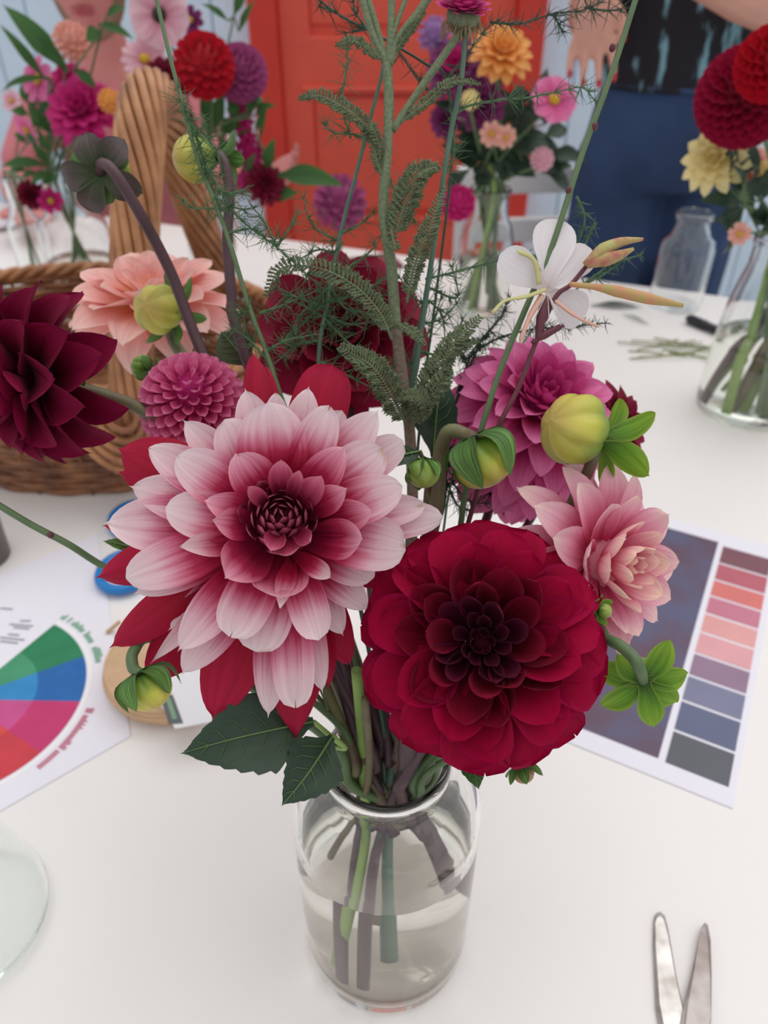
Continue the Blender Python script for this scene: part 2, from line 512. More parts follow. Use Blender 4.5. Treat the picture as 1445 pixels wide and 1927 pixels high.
# ------------------------------------------------------------------ room
def struct(o):
    o['kind'] = 'structure'
    return o
floor_m = plain('grey_floor_boards', S(196, 192, 188), 0.6, noise=0.25, scale=4)
mb = MB(); box(mb, (0, 1.2, -0.03), (7, 7, 0.06)); struct(mb.build('floor', floor_m, smooth=False))
WALLY = 3.2
wall_m = plain('pale_blue_painted_wood', S(218, 236, 252), 0.5, noise=0.04, scale=12)
wall_core = plain('pale_grey_wall_core', S(168, 188, 206), 0.6, noise=0.05, scale=10)
mb = MB(); box(mb, (0, WALLY + 0.09, 1.2), (7, 0.1, 2.4)); wall = struct(mb.build('wall_back', wall_core, smooth=False))
D0, D1, DTOP = -0.46, 0.55, 2.0
mb = MB(); box(mb, (0, 0, 0), (0.124, 0.03, 2.4)); plank = mb.mesh('plank', wall_m, False)
x = -3.4
while x < 3.4:
    if not (D0 - 0.02 < x < D1 + 0.05):
        place('plank', plank, wall, Matrix.Translation((x, WALLY + 0.025, 1.2)))
    x += 0.13
red_m = plain('red_orange_door_paint', S(230, 90, 70), 0.38, noise=0.08, scale=7, spec=0.5)
red_d = plain('red_door_frame_paint', S(214, 60, 46), 0.4, noise=0.08, scale=7)
mb = MB(); box(mb, ((D0 + D1) / 2, WALLY + 0.01, 1.0), (D1 - D0 - 0.16, 0.03, 2.0)); door = struct(mb.build('door_1', red_m, smooth=False))
def dpart(name, c, s, m):
    b = MB(); box(b, c, s)
    o = b.build(name, m, door, smooth=False)
    bv = o.modifiers.new('bevel', 'BEVEL'); bv.width = 0.008; bv.segments = 2
    return o
for xx in (D0 + 0.04, D1 - 0.04): dpart('door_frame', (xx, WALLY - 0.02, 1.0), (0.10, 0.10, 2.05), red_d)
for xx in (D0 + 0.145, D1 - 0.145): dpart('stile', (xx, WALLY - 0.015, 1.0), (0.11, 0.035, 2.0), red_m)
for zz, hh in ((0.20, 0.36), (0.93, 0.16), (1.9, 0.18)): dpart('rail', ((D0 + D1) / 2, WALLY - 0.015, zz), (D1 - D0 - 0.18, 0.036, hh), red_m)
for zz, hh in ((0.615, 0.40), (1.41, 0.74)): dpart('door_panel', ((D0 + D1) / 2 , WALLY - 0.008, zz), (D1 - D0 - 0.40, 0.02, hh), red_m)
for zz in (0.845, 0.385): dpart('moulding', ((D0 + D1) / 2, WALLY - 0.036, zz), (D1 - D0 - 0.32, 0.02, 0.022), red_m)

# ------------------------------------------------------------------ table
ea, eb = PT(1346, 555), PT(690, 470)
ed = (eb - ea).normalized()
en = Vector((ed.y, -ed.x, 0))
if en.y > 0: en = -en
e0 = ea - ed * 1.1
tq = [e0, e0 + ed * 3.0, e0 + ed * 3.0 + en * 2.3, e0 + en * 2.3]
rot_t = Matrix((ed, -en, Vector((0, 0, 1)))).transposed()
cen = (tq[0] + tq[2]) / 2
table = thing('table', 'large white work table under all the flowers and papers', 'table', (cen.x, cen.y, 0))
mb = MB(); box(mb, (cen.x, cen.y, TABLE - 0.015), (3.0, 2.3, 0.03), rot_t)
tt = mb.build('tabletop', M['table'], table, smooth=False)
bv = tt.modifiers.new('bevel', 'BEVEL'); bv.width = 0.004; bv.segments = 2
for a in (-1, 1):
    for b_ in (-1, 1):
        c = cen + ed * a * 1.35 + en * b_ * 1.0
        mb = MB(); box(mb, (c.x, c.y, (TABLE - 0.03) / 2), (0.06, 0.06, TABLE - 0.03), rot_t)
        mb.build('leg', M['table'], table, smooth=False)

# ------------------------------------------------------------------ the jar
JX, JY = 0.0015, 0.252
JC = Vector((JX, JY, TABLE))
def shifted(v): return Matrix.Translation(v)
outer = [(0.0, 0.0), (0.044, 0.0), (0.050, 0.002), (0.0535, 0.008), (0.054, 0.02), (0.0542, 0.145), (0.0535, 0.157), (0.049, 0.168), (0.041, 0.176), (0.0345, 0.181), (0.0325, 0.185), (0.0325, 0.1885), (0.0345, 0.1895), (0.035, 0.1925), (0.0345, 0.1955), (0.0335, 0.1985), (0.0318, 0.200)]
inner = [(0.0300, 0.1985), (0.0295, 0.192), (0.0295, 0.184), (0.0315, 0.1785), (0.038, 0.173), (0.046, 0.165), (0.0500, 0.155), (0.0508, 0.145), (0.0508, 0.022), (0.049, 0.013), (0.043, 0.009), (0.0, 0.0085)]
mb = MB(); lathe(mb, outer + inner, 72, shifted(JC + Vector((0, 0, 0.0005))))
jar = mb.build('glass_jar', M['glass'])
solo(jar, 'clear glass jar with ringed neck holding the bouquet in the foreground', 'jar')
WL = 0.133
wprof = [(0.0, 0.0082), (0.043, 0.0086), (0.0493, 0.0127), (0.0511, 0.022), (0.0511, WL - 0.001), (0.0506, WL), (0.0, WL - 0.0005)]
mb = MB(); lathe(mb, wprof, 72, shifted(JC + Vector((0, 0, 0.0005))))
wt = mb.build('water', M['water'])
solo(wt, 'slightly cloudy water filling two thirds of the foreground jar', 'water')

def jar_route(a_neck, r_neck, a_bot, r_bot, zb=0.02, deep=False):
    if not deep:      # cut short, ends just inside the shoulder
        r_bot, zb = r_bot * 0.45, 0.138 + 0.014 * ((a_bot * 7.3) % 1.0)
    return [JC + Vector((math.cos(a_neck) * r_neck, math.sin(a_neck) * r_neck, 0.205)),
            JC + Vector((math.cos(a_neck) * r_neck * 0.8, math.sin(a_neck) * r_neck * 0.8, 0.175)),
            JC + Vector((math.cos(a_bot) * r_bot, math.sin(a_bot) * r_bot, zb))]

def stem_part(root, pts, r0, r1, mat, name='stem', sides=8, n=7):
    mb = MB()
    path = catmull(pts, n)
    tube(mb, path, [r0, r1], sides)
    return mb.build(name, mat, root)

# ------------------------------------------------------------------ hero dahlia, petal by petal
# tips and bases read off the photograph, every petal at its own depth in the head
HZ = 680 / 1445.0
HT = 0.338
hc = (530, 978)
HC = P(hc[0], hc[1], HT)
HN = (-ray(*hc)).normalized()
hero_root_pts = jar_route(2.6, 0.020, -2.3, 0.030, 0.012, True)
hero = thing('dahlia', 'largest dahlia, pink-white petals with crimson bases, front left of the jar', 'flower', hero_root_pts[-1])
BACK = HC - HN * 0.045
stem_part(hero, [HC - HN * 0.02, BACK, BACK - HN * 0.03 + Vector((0.01, 0, -0.02))] + hero_root_pts, 0.0038, 0.0034, M['stem_purple'])
hero_list = [
 # tipx tipy basex basey width depth_tip depth_base cup bend curl mat tip
 (740, 440, 745, 560, 88, .026, .008, .9, -.06, .0, 'hero_in', 'point'),
 (815, 478, 790, 570, 55, .027, .008, 1.0, -.05, .0, 'hero_in', 'point'),
 (610, 545, 680, 610, 58, .026, .008, 1.0, -.05, .0, 'hero_in', 'point'),
 (900, 503, 830, 630, 92, .024, .006, .8, -.05, .0, 'hero_in', 'point'),
 (1002, 552, 860, 660, 100, .022, .004, .8, -.05, .0, 'hero_mid', 'point'),
 (570, 418, 690, 580, 150, .014, .0, .5, .05, -.05, 'hero_mid', 'round'),
 (985, 395, 850, 580, 130, .012, .0, .6, .03, -.04, 'hero_mid', 'point'),
 (447, 604, 640, 650, 105, .018, .002, .6, .03, -.05, 'hero_mid', 'point'),
 (470, 678, 650, 740, 112, .02, .003, .8, -.04, .0, 'hero_mid', 'point'),
 (1110, 640, 860, 730, 125, .022, .0, .9, -.06, .03, 'hero_mid', 'point'),
 (1078, 760, 840, 800, 150, .024, .0, 1.1, -.08, .05, 'hero_mid', 'round'),
 (515, 912, 690, 780, 178, .022, .0, .9, -.08, .04, 'hero_mid', 'point'),
 (735, 1000, 745, 820, 190, .02, .0, .8, -.08, .05, 'hero_mid', 'blunt'),
 (770, 830, 770, 740, 110, .03, .012, 1.2, -.1, .04, 'hero_in', 'point'),
 (865, 770, 800, 720, 70, .032, .012, 1.2, -.1, .04, 'hero_in', 'point'),
 (700, 800, 730, 720, 80, .031, .012, 1.1, -.05, .0, 'hero_in', 'point'),
 (690, 212, 720, 560, 228, .006, -.006, .45, .08, -.04, 'hero', 'round'),
 (935, 225, 800, 560, 145, .004, -.007, .55, .08, -.04, 'hero', 'round'),
 (515, 278, 660, 560, 165, .002, -.008, .45, .08, -.03, 'hero', 'round'),
 (328, 425, 640, 610, 170, .008, -.006, .45, .08, -.04, 'hero', 'round'),
 (283, 632, 630, 720, 165, .008, -.006, .5, .08, -.04, 'hero', 'round'),
 (1140, 392, 860, 620, 165, .004, -.007, .5, .06, -.04, 'hero', 'blunt'),
 (1222, 545, 880, 680, 160, .004, -.007, .5, .07, -.04, 'hero', 'round'),
 (1122, 248, 870, 560, 150, -.004, -.012, .5, .07, -.03, 'hero', 'point'),
 (850, 155, 790, 480, 130, -.006, -.014, .55, .07, -.03, 'hero', 'point'),
 (330, 785, 620, 800, 110, .016, -.002, 1.2, -.06, .05, 'hero', 'acute'),
 (120, 912, 600, 740, 165, .002, -.008, .5, .08, -.04, 'hero', 'round'),
 (165, 968, 600, 800, 120, -.004, -.012, .6, .06, -.03, 'hero', 'point'),
 (338, 1190, 650, 830, 150, .004, -.008, .7, .06, -.04, 'hero', 'point'),
 (540, 1140, 700, 850, 168, .012, -.004, .6, .05, -.05, 'hero', 'blunt'),
 (645, 1200, 740, 880, 180, .006, -.006, .5, .06, -.05, 'hero', 'blunt'),
 (890, 1155, 800, 850, 140, .01, -.004, .9, .04, -.03, 'hero', 'blunt'),
 (945, 915, 810, 900, 80, .018, .004, 1.3, -.04, .05, 'hero', 'round'),
 (735, 1030, 830, 920, 70, .02, .004, .8, .04, .0, 'hero', 'acute'),
 (350, 1285, 680, 900, 155, -.004, -.012, .8, .06, -.03, 'hero', 'point'),
 (600, 162, 690, 480, 140, -.012, -.018, .5, .08, -.02, 'hero', 'point'),
 (358, 285, 640, 560, 130, -.01, -.016, .6, .06, -.02, 'hero', 'point'),
 (212, 388, 600, 600, 150, -.008, -.015, .6, .08, -.02, 'hero', 'point'),
 (148, 545, 600, 660, 160, -.006, -.014, .5, .08, -.02, 'hero', 'point'),
 (48, 690, 590, 720, 200, -.008, -.016, .5, .1, -.02, 'hero', 'point'),
 (1228, 360, 880, 600, 135, -.012, -.018, .5, .06, -.02, 'hero', 'blunt'),
 (1315, 622, 900, 680, 120, -.012, -.018, .5, .06, -.02, 'hero', 'round'),
 (1386, 665, 900, 710, 140, -.016, -.02, .5, .06, -.02, 'hero', 'round'),
 (1235, 790, 880, 740, 190, -.002, -.012, .4, .08, -.03, 'hero', 'blunt'),
 (1110, 905, 870, 780, 150, -.006, -.014, .4, .06, -.03, 'hero', 'round'),
 (1082, 1030, 850, 830, 130, -.012, -.018, .5, .06, -.03, 'hero', 'point'),
 (230, 1240, 640, 860, 90, -.012, -.018, 1.1, .05, .0, 'hero', 'acute'),
 (300, 1110, 640, 850, 110, -.014, -.02, .6, .05, .0, 'hero', 'point'),
 (690, 1452, 720, 900, 130, -.01, -.016, .7, .08, -.04, 'hero', 'point'),
 (800, 1430, 780, 900, 150, -.006, -.014, .8, .08, -.03, 'hero', 'blunt'),
 (905, 1355, 830, 900, 110, -.012, -.018, .9, .06, -.02, 'hero', 'point'),
 (985, 1130, 850, 850, 120, -.016, -.02, .6, .06, -.02, 'hero', 'point'),
 (985, 240, 860, 500, 110, -.02, -.024, .5, .06, -.02, 'hero', 'round'),
 (720, 170, 720, 480, 110, -.02, -.024, .5, .06, -.02, 'hero', 'point'),
 (98, 395, 560, 600, 235, -.026, -.026, -.5, .05, -.03, 'hero_red', 'point'),
 (95, 485, 560, 640, 130, -.034, -.03, -.5, .05, -.03, 'hero_red', 'point'),
 (628, 15, 690, 520, 125, -.026, -.026, -.9, .05, -.02, 'hero_red', 'point'),
 (680, 60, 720, 520, 90, -.028, -.028, .9, .05, -.02, 'hero_red', 'point'),
 (945, 55, 820, 520, 205, -.026, -.026, -.4, .05, -.02, 'hero_red', 'blunt'),
 (12, 905, 560, 740, 165, -.024, -.026, -.6, .08, -.03, 'hero_red', 'point'),
 (68, 1180, 620, 800, 155, -.014, -.02, -.7, .08, -.03, 'hero_red', 'point'),
 (205, 1318, 640, 830, 195, -.024, -.026, .5, .08, -.03, 'hero_red', 'point'),
 (470, 1465, 680, 860, 215, -.02, -.024, .6, .1, -.04, 'hero_red', 'point'),
 (800, 1545, 790, 880, 225, -.022, -.026, .6, .1, -.04, 'hero_red', 'acute'),
 (930, 1340, 830, 860, 130, -.026, -.028, .6, .08, -.03, 'hero_red', 'point'),
 (1012, 1255, 860, 830, 140, -.028, -.028, .6, .06, -.02, 'hero_red', 'point'),
 (38, 700, 560, 720, 110, -.032, -.03, .5, .06, -.02, 'hero_red', 'point'),
 (1160, 930, 880, 780, 120, -.028, -.028, .5, .06, -.02, 'hero_red', 'round'),
]
def hp(x, y, h):
    return P(180 + x * HZ, 660 + y * HZ, HT - h)
for i, (tx, ty, bx, by, wd, dt, db, cup, bend, curl, mk, tip) in enumerate(hero_list):
    cxz, cyz = 742, 680
    k = 0.55
    bx2, by2 = cxz + (bx - cxz) * k, cyz + (by - cyz) * k
    T, B = hp(tx, ty, dt), hp(bx2, by2, db - 0.006)
    cl = cup < 0
    radial = (HC - T)
    radial -= HN * radial.dot(HN)
    nrm = HN + radial.normalized() * (0.5 if dt > 0.01 else 0.15)
    Wm = wd * HZ * HT / FPX * 1.26
    if cl:
        cup = -cup; nrm = -nrm; bend = -bend; curl = -curl
    petal_obj('petal', hero, M[mk], B, T, nrm, Wm, cup=cup * 1.2, bend=bend, curl=curl, tip=tip, base=0.45, vm=0.6, ruf=0.05, notch=(0.06 if i % 4 == 1 else 0.0), nu=9, nv=14, seed=i)
FMh = basis(P(528, 972, HT - 0.006), HN + Vector((0, 0, 0.25)), spin=0.3)
rr = random.Random(3)
GA = PI * (3 - 5 ** 0.5)
bud_mes = [MB().add(*petal_geo(0.016, 0.0078, cup=0.8, bend=-0.12, tip='acute', nu=6, nv=8, seed=k)).mesh('petal', M['hero_in']) for k in range(2)]
for i in range(44):
    f = i / 43
    rad = 0.0185 * math.sqrt(f)
    a = i * GA
    c, s = math.cos(a), math.sin(a)
    B = Vector((rad * 0.62 * c, rad * 0.62 * s, -0.002 - 0.008 * f))
    T = Vector((rad * (0.55 + 0.5 * f ** 2) * c, rad * (0.55 + 0.5 * f ** 2) * s, 0.0165 - 0.004 * f))
    m = FMh @ frame(B, T, Vector((-c, -s, 0.3))) @ Matrix.Scale(0.75 + 0.45 * f, 4)
    place('petal', bud_mes[i % 2], hero, m)
mb = MB(); ball(mb, P(528, 976, HT + 0.012), 0.017); mb.build('flower_core', M['hero_in'], hero)

# ------------------------------------------------------------------ ringed flowers
def dahlia(label, C, N, R, rings, seed, stem_pts, stem_mat, stem_r=0.003, core='burg_in', core_h=0.1, core_r=0.26, spin=0.0, nu=6, nv=8, group=None, jit=1.0, sepals=True, name='dahlia', up=Vector((0, 0, 1))):
    root = thing(name, label, 'flower', stem_pts[-1], group)
    FM = basis(C, N, up=up, spin=spin)
    ring_petals(root, FM, R, rings, seed, jit, nu, nv)
    mb = MB()
    vs, fs = sphere_geo(12, 8)
    mb.add([FM @ Vector((v.x * R * core_r, v.y * R * core_r, (v.z * core_r * 0.7 + core_h - core_r * 0.5) * R)) for v in vs], fs)
    mb.build('flower_core', M[core], root)
    hb = min(q[4] for q in rings)
    if sepals:
        me = MB().add(*petal_geo(R * 0.34, R * 0.2, cup=0.5, bend=0.06, tip='point', nu=4, nv=6)).mesh('sepal', M['sepal'])
        for i in range(6):
            a = i * PI / 3
            c, s = math.cos(a), math.sin(a)
            B = Vector((0.05 * c, 0.05 * s, hb - 0.08)) * R
            T = Vector((0.36 * c, 0.36 * s, hb - 0.12)) * R
            place('sepal', me, root, FM @ frame(B, T, Vector((0, 0, -1))))
    stem_part(root, [FM @ Vector((0, 0, (hb - 0.02) * R)), FM @ Vector((0, 0, hb * R - 0.02))] + stem_pts, stem_r, stem_r * 0.9, stem_mat)
    return root

# burgundy dahlia in front
bc = (905, 1208)
BT_ = 0.335
BC = P(bc[0], bc[1], BT_)
BN = (-ray(*bc)).normalized() + Vector((0.0, 0, 0.05))
BR = 252 * BT_ / FPX
burg_rings = [
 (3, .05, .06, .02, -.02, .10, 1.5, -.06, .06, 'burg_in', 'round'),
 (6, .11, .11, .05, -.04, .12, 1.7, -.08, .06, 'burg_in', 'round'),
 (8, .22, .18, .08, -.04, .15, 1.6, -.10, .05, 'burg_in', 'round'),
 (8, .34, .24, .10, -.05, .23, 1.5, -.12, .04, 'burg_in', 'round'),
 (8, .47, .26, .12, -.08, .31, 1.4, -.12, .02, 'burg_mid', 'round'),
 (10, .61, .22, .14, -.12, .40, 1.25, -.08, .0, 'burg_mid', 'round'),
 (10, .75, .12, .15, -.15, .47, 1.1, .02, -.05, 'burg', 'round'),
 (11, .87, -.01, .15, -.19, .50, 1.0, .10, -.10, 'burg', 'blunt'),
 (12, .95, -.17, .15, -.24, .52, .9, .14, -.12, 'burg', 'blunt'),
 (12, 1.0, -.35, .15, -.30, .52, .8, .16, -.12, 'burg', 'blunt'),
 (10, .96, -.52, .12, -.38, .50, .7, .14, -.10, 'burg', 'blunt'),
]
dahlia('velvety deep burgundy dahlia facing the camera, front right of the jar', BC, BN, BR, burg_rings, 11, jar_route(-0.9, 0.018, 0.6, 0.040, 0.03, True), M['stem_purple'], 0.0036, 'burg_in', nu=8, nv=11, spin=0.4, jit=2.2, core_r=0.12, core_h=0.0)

# pink cream dahlia at the right
pc = (1150, 1052)
dahlia('pink dahlia with cream-tipped pointed petals, right of the burgundy dahlia', P(1135, 1058, 0.378), Vector((0.52, -0.58, 0.42)), 188 * 0.378 / FPX, [
 (5, .08, .46, .03, .1, .16, 1.2, -.05, .0, 'rosepeach_in', 'point'),
 (7, .22, .50, .06, .05, .24, 1.0, -.08, .02, 'rosepeach_in', 'point'),
 (8, .44, .46, .08, .0, .34, .9, -.08, .04, 'rosepeach_in', 'point'),
 (9, .70, .36, .1, -.05, .42, .9, -.06, .04, 'rosepeach', 'point'),
 (9, .92, .16, .1, -.1, .44, .8, .04, .0, 'rosepeach', 'point'),
 (10, 1.05, -.10, .1, -.16, .44, .7, .08, -.05, 'rosepeach', 'point'),
 (9, 1.08, -.36, .1, -.24, .42, .6, .10, -.06, 'rosepeach', 'point'),
], 21, jar_route(-0.3, 0.02, 2.9, 0.03, 0.02), M['stem_green'], 0.003, 'rosepeach_in', nu=7, nv=10, jit=1.5)

# magenta dahlia
dahlia('bright magenta-pink dahlia behind the yellow bud, upper right of the bouquet', P(1012, 768, 0.440), Vector((0.20, -0.40, 0.90)), 176 * 0.440 / FPX, [
 (5, .08, .40, .03, .1, .14, 1.3, -.05, .0, 'magenta_in', 'point'),
 (7, .20, .46, .05, .1, .22, 1.2, -.06, .0, 'magenta_in', 'point'),
 (9, .38, .47, .06, .1, .28, 1.1, -.04, .0, 'magenta_in', 'point'),
 (11, .56, .42, .08, .05, .33, 1.0, .02, .0, 'magenta', 'point'),
 (12, .73, .30, .1, .0, .37, 1.0, .05, -.02, 'magenta', 'point'),
 (13, .87, .10, .1, -.10, .40, 1.0, .08, -.04, 'magenta', 'point'),
 (15, .96, -.14, .1, -.20, .44, 1.0, .10, -.06, 'magenta', 'point'),
 (16, 1.0, -.42, .1, -.30, .46, 1.0, .12, -.08, 'magenta', 'point'),
 (16, .99, -.68, .1, -.40, .46, .9, .14, -.08, 'magenta', 'point'),
 (15, .93, -.92, .1, -.52, .46, .9, .14, -.08, 'magenta', 'point'),
 (13, .82, -1.12, .1, -.66, .46, .9, .14, -.08, 'magenta', 'point'),
], 31, jar_route(0.5, 0.02, 3.6, 0.03, 0.02), M['stem_purple'], 0.003, 'magenta_in', nu=6, nv=9, jit=1.5, core_r=0.3, core_h=0.2)

# dark red dahlia behind the stems
dahlia('dark wine-red dahlia behind the thin green stems, back centre of the bouquet', P(640, 620, 0.50), Vector((0.0, -0.72, 0.62)), 172 * 0.50 / FPX, [
 (5, .12, .20, .04, .0, .2, 1.2, -.08, .04, 'wine', 'round'),
 (6, .30, .24, .08, .0, .30, 1.0, -.10, .05, 'wine', 'round'),
 (7, .52, .22, .1, -.05, .42, .9, -.10, .06, 'wine', 'round'),
 (8, .74, .12, .1, -.1, .50, .8, -.02, .02, 'wine', 'round'),
 (9, .94, -.06, .1, -.18, .54, .7, .06, -.05, 'wine', 'round'),
 (10, 1.0, -.34, .1, -.28, .52, .6, .1, -.08, 'wine', 'blunt'),
], 41, jar_route(1.6, 0.02, 4.9, 0.03, 0.02), M['stem_purple'], 0.003, 'burg_in', nu=7, nv=9, jit=1.4)

# dark red dahlia peeping out behind the magenta one
dahlia('dark red dahlia with ragged petal tips half hidden behind the magenta dahlia', P(1168, 800, 0.475), Vector((0.6, -0.5, 0.5)), 92 * 0.475 / FPX, [
 (6, .3, .3, .06, .0, .3, 1.0, -.06, .0, 'wine', 'point'),
 (8, .6, .2, .08, -.05, .4, .8, -.04, .0, 'wine', 'point'),
 (9, .86, .02, .1, -.1, .44, .7, .04, -.03, 'wine', 'acute'),
 (10, 1.0, -.24, .1, -.2, .44, .6, .08, -.05, 'wine', 'acute'),
], 51, jar_route(0.9, 0.02, 4.2, 0.03, 0.03), M['stem_purple'], 0.0025, 'burg_in')

# maroon dahlia on the left, seen from the side
sp_l = [P(135, 722, 0.40), P(200, 745, 0.405), P(280, 780, 0.41), P(430, 900, 0.42), P(600, 1250, 0.42)]
dahlia('dark maroon dahlia seen from the side at the left edge', P(45, 715, 0.385), Vector((-0.62, -0.66, 0.12)), 178 * 0.385 / FPX, [
 (6, .18, .36, .05, .1, .28, 1.3, -.06, .0, 'maroon', 'point'),
 (7, .42, .40, .08, .05, .44, 1.3, -.06, .02, 'maroon', 'point'),
 (8, .66, .32, .1, .0, .56, 1.4, -.02, .0, 'maroon', 'point'),
 (9, .88, .14, .1, -.08, .62, 1.4, .06, -.03, 'maroon', 'point'),
 (9, 1.0, -.12, .1, -.16, .64, 1.3, .10, -.06, 'maroon', 'point'),
 (8, .98, -.42, .1, -.26, .62, 1.2, .12, -.08, 'maroon', 'point'),
 (7, .86, -.66, .1, -.36, .56, 1.2, .12, -.08, 'maroon', 'point'),
], 61, sp_l[:-1] + jar_route(2.9, 0.022, 0.3, 0.03, 0.02), M['stem_olive'], 0.0036, 'burg_in', nu=8, nv=10, jit=1.6)

# peach dahlia, back left
dahlia('peach-pink dahlia turned away behind a yellow bud, back left of the bouquet', P(285, 562, 0.53), Vector((0.02, -0.05, 1.0)), 165 * 0.53 / FPX, [
 (6, .25, .34, .06, .05, .3, 1.0, -.06, .0, 'peach', 'point'),
 (8, .55, .32, .08, .0, .40, .8, -.04, .0, 'peach', 'point'),
 (9, .82, .22, .1, -.05, .50, .7, .02, .0, 'peach', 'point'),
 (9, 1.02, .04, .1, -.1, .52, .6, .06, -.05, 'peach', 'point'),
 (9, 1.02, -.26, .1, -.16, .50, .6, .10, -.1, 'peach', 'point'),
], 71, [P(330, 650, 0.53), P(420, 760, 0.5)] + jar_route(2.0, 0.024, 5.4, 0.03, 0.03), M['stem_dark'], 0.003, 'peach', nu=7, nv=9, jit=1.5)

# pink pompon
def pompon(name, label, C, N, R, n, mk, stem_pts, stem_mat, stem_r=0.0025, seed=1, wide=0.34, cup=1.6, group=None, as_parts=True, cov=0.78, tip='point', lenf=0.42, cat='flower', core=None, nu=4, nv=5):
    root = thing(name, label, cat, stem_pts[-1], group)
    FM = basis(C, N)
    r = random.Random(seed)
    geos = [petal_geo(R * lenf, R * wide, cup=cup, cup1=cup * 0.8, bend=-0.03, curl=0.05, tip=tip, base=0.6, vm=0.7, nu=nu, nv=nv, seed=seed + k) for k in range(2)]
    mes = [MB().add(*g).mesh('petal', M[mk]) for g in geos]
    joined = MB()
    for i in range(n):
        z = 1 - 2 * cov * (i + 0.5) / n
        q = math.sqrt(max(0, 1 - z * z))
        a = i * GA
        d = Vector((q * math.cos(a), q * math.sin(a), z))
        sc_ = 0.66 + 0.34 * min(1, math.acos(z) / 1.1)
        B = d * R * (1 - lenf * sc_ * 0.85)
        side = Vector((0, 0, 1)) - d * z
        side = side.normalized() if side.length > 1e-3 else Vector((1, 0, 0))
        T = d * R * (1 + r.uniform(-.03, .03)) - side * R * 0.16 * sc_
        m = FM @ frame(B, T, side) @ Matrix.Scale(sc_, 4)
        if as_parts:
            place('petal', mes[i % 2], root, m)
        else:
            vs, fs, uvs = geos[i % 2]
            joined.add([m @ v for v in vs], fs, uvs)
    if not as_parts:
        tag(joined.build('petals', M[mk], root), kind='stuff')
    mb = MB(); vs, fs = sphere_geo(14, 9)
    mb.add([FM @ (v * R * 0.72) for v in vs], fs)
    mb.build('flower_core', M[core or mk], root)
    stem_part(root, [FM @ Vector((0, 0, -R * 0.6)), FM @ Vector((0, 0, -R * 1.15))] + stem_pts, stem_r, stem_r, stem_mat)
    return root
pompon('pompon_dahlia', 'small pink pompon dahlia with scalloped petals, left of the largest dahlia', P(365, 765, 0.425), Vector((0.05, -0.35, 0.95)), 98 * 0.425 / FPX, 230, 'pompon', [P(440, 900, 0.43)] + jar_route(2.6, 0.012, 5.9, 0.03, 0.03), M['stem_purple'], seed=5, core='magenta_in', wide=0.36, nu=6, nv=6)

# ------------------------------------------------------------------ buds
def bud(label, C, N, R, body_mat, sepal_mat, stem_pts, stem_mat, stem_r=0.002, nsep=6, seplen=1.2, sepw=0.7, spread=1.2, lift=0.3, asp=1.0, lobes=7, seed=1, name='dahlia_bud', group=None, inner_sep=0, sep_curl=0.0, spin=0.0):
    """a rounded bud whose overlapped petals show as lobes; N points from stem to tip"""
    root = thing(name, label, 'bud', stem_pts[-1], group)
    FM = basis(C, N, spin=spin)
    r = random.Random(seed)
    mb = MB()
    vs, fs = sphere_geo(56, 16)
    out, buv = [], []
    for v in vs:
        th = math.atan2(v.y, v.x)
        q = math.hypot(v.x, v.y)
        k = 1 + 0.17 * (abs(math.sin(th * lobes / 2 + v.z * 0.9)) ** 0.6 - 0.7) * q ** 0.5
        buv.append((th / (2 * PI) + 0.5, v.z * 0.5 + 0.5))
        out.append(FM @ Vector((v.x * R * k, v.y * R * k, v.z * R * asp * (0.92 if v.z > 0 else 0.8))))
    mb.add(out, fs, buv)
    mb.build('bud_petals', body_mat, root)
    for i in range(inner_sep):
        a = 2 * PI * (i + 0.5) / inner_sep
        c, s = math.cos(a), math.sin(a)
        B = Vector((0.12 * c, 0.12 * s, -0.86 * asp)) * R
        T = B + Vector((math.sin(spread * .95) * c, math.sin(spread * .95) * s, math.cos(spread * .95))) * R * seplen * 0.72
        petal_obj('sepal', root, M['sepal'], FM @ B, FM @ T, FM.to_3x3() @ Vector((-c * 0.3, -s * 0.3, -1.0)), R * sepw * 0.7, cup=0.5, bend=0.1, tip='round', base=0.5, nu=5, nv=7, seed=i)
    for i in range(nsep):
        a = 2 * PI * i / nsep + r.uniform(-0.2, 0.2)
        c, s = math.cos(a), math.sin(a)
        sp = spread * r.uniform(0.9, 1.1)
        B = Vector((0.12 * c, 0.12 * s, -0.92 * asp)) * R
        T = B + Vector((math.sin(sp) * c, math.sin(sp) * s, math.cos(sp))) * R * seplen * r.uniform(0.85, 1.12)
        petal_obj('sepal', root, sepal_mat, FM @ B, FM @ T, (FM.to_3x3() @ Vector((-c * 0.3, -s * 0.3, -1.0 if spread > 1.0 else -0.2)) if spread > 1.0 else FM.to_3x3() @ Vector((c, s, -0.2))), R * sepw, cup=0.5, bend=lift, curl=sep_curl, tip='point', base=0.5, vm=0.5, ruf=0.06, nu=6, nv=9, seed=seed * 9 + i)
    stem_part(root, [FM @ Vector((0, 0, -R * 0.8 * asp))] + stem_pts, stem_r, stem_r * 1.15, stem_mat)
    return root

def px_r(px, t): return px * t / FPX
# bud seen from behind, upper left
t = 0.44
cb = P(196, 322, t)
bud('drooping bud with purplish-green sepals seen from behind, upper left on a curved purple stem', cb, Vector((-0.1, 0.85, -0.15)), px_r(46, t), M['bud_yellow'], M['sepal_dark'], [P(193, 308, t - 0.022), P(215, 325, t - 0.028), P(262, 400, t - 0.02), P(320, 510, t - 0.005), P(362, 620, t), P(395, 700, t), P(520, 1000, 0.44)] + jar_route(2.2, 0.022, 5.0, 0.035, 0.02), M['stem_dark'], px_r(10, t), nsep=5, seplen=1.65, sepw=1.2, spread=1.3, lift=0.2, seed=3, sep_curl=-0.16, inner_sep=6)
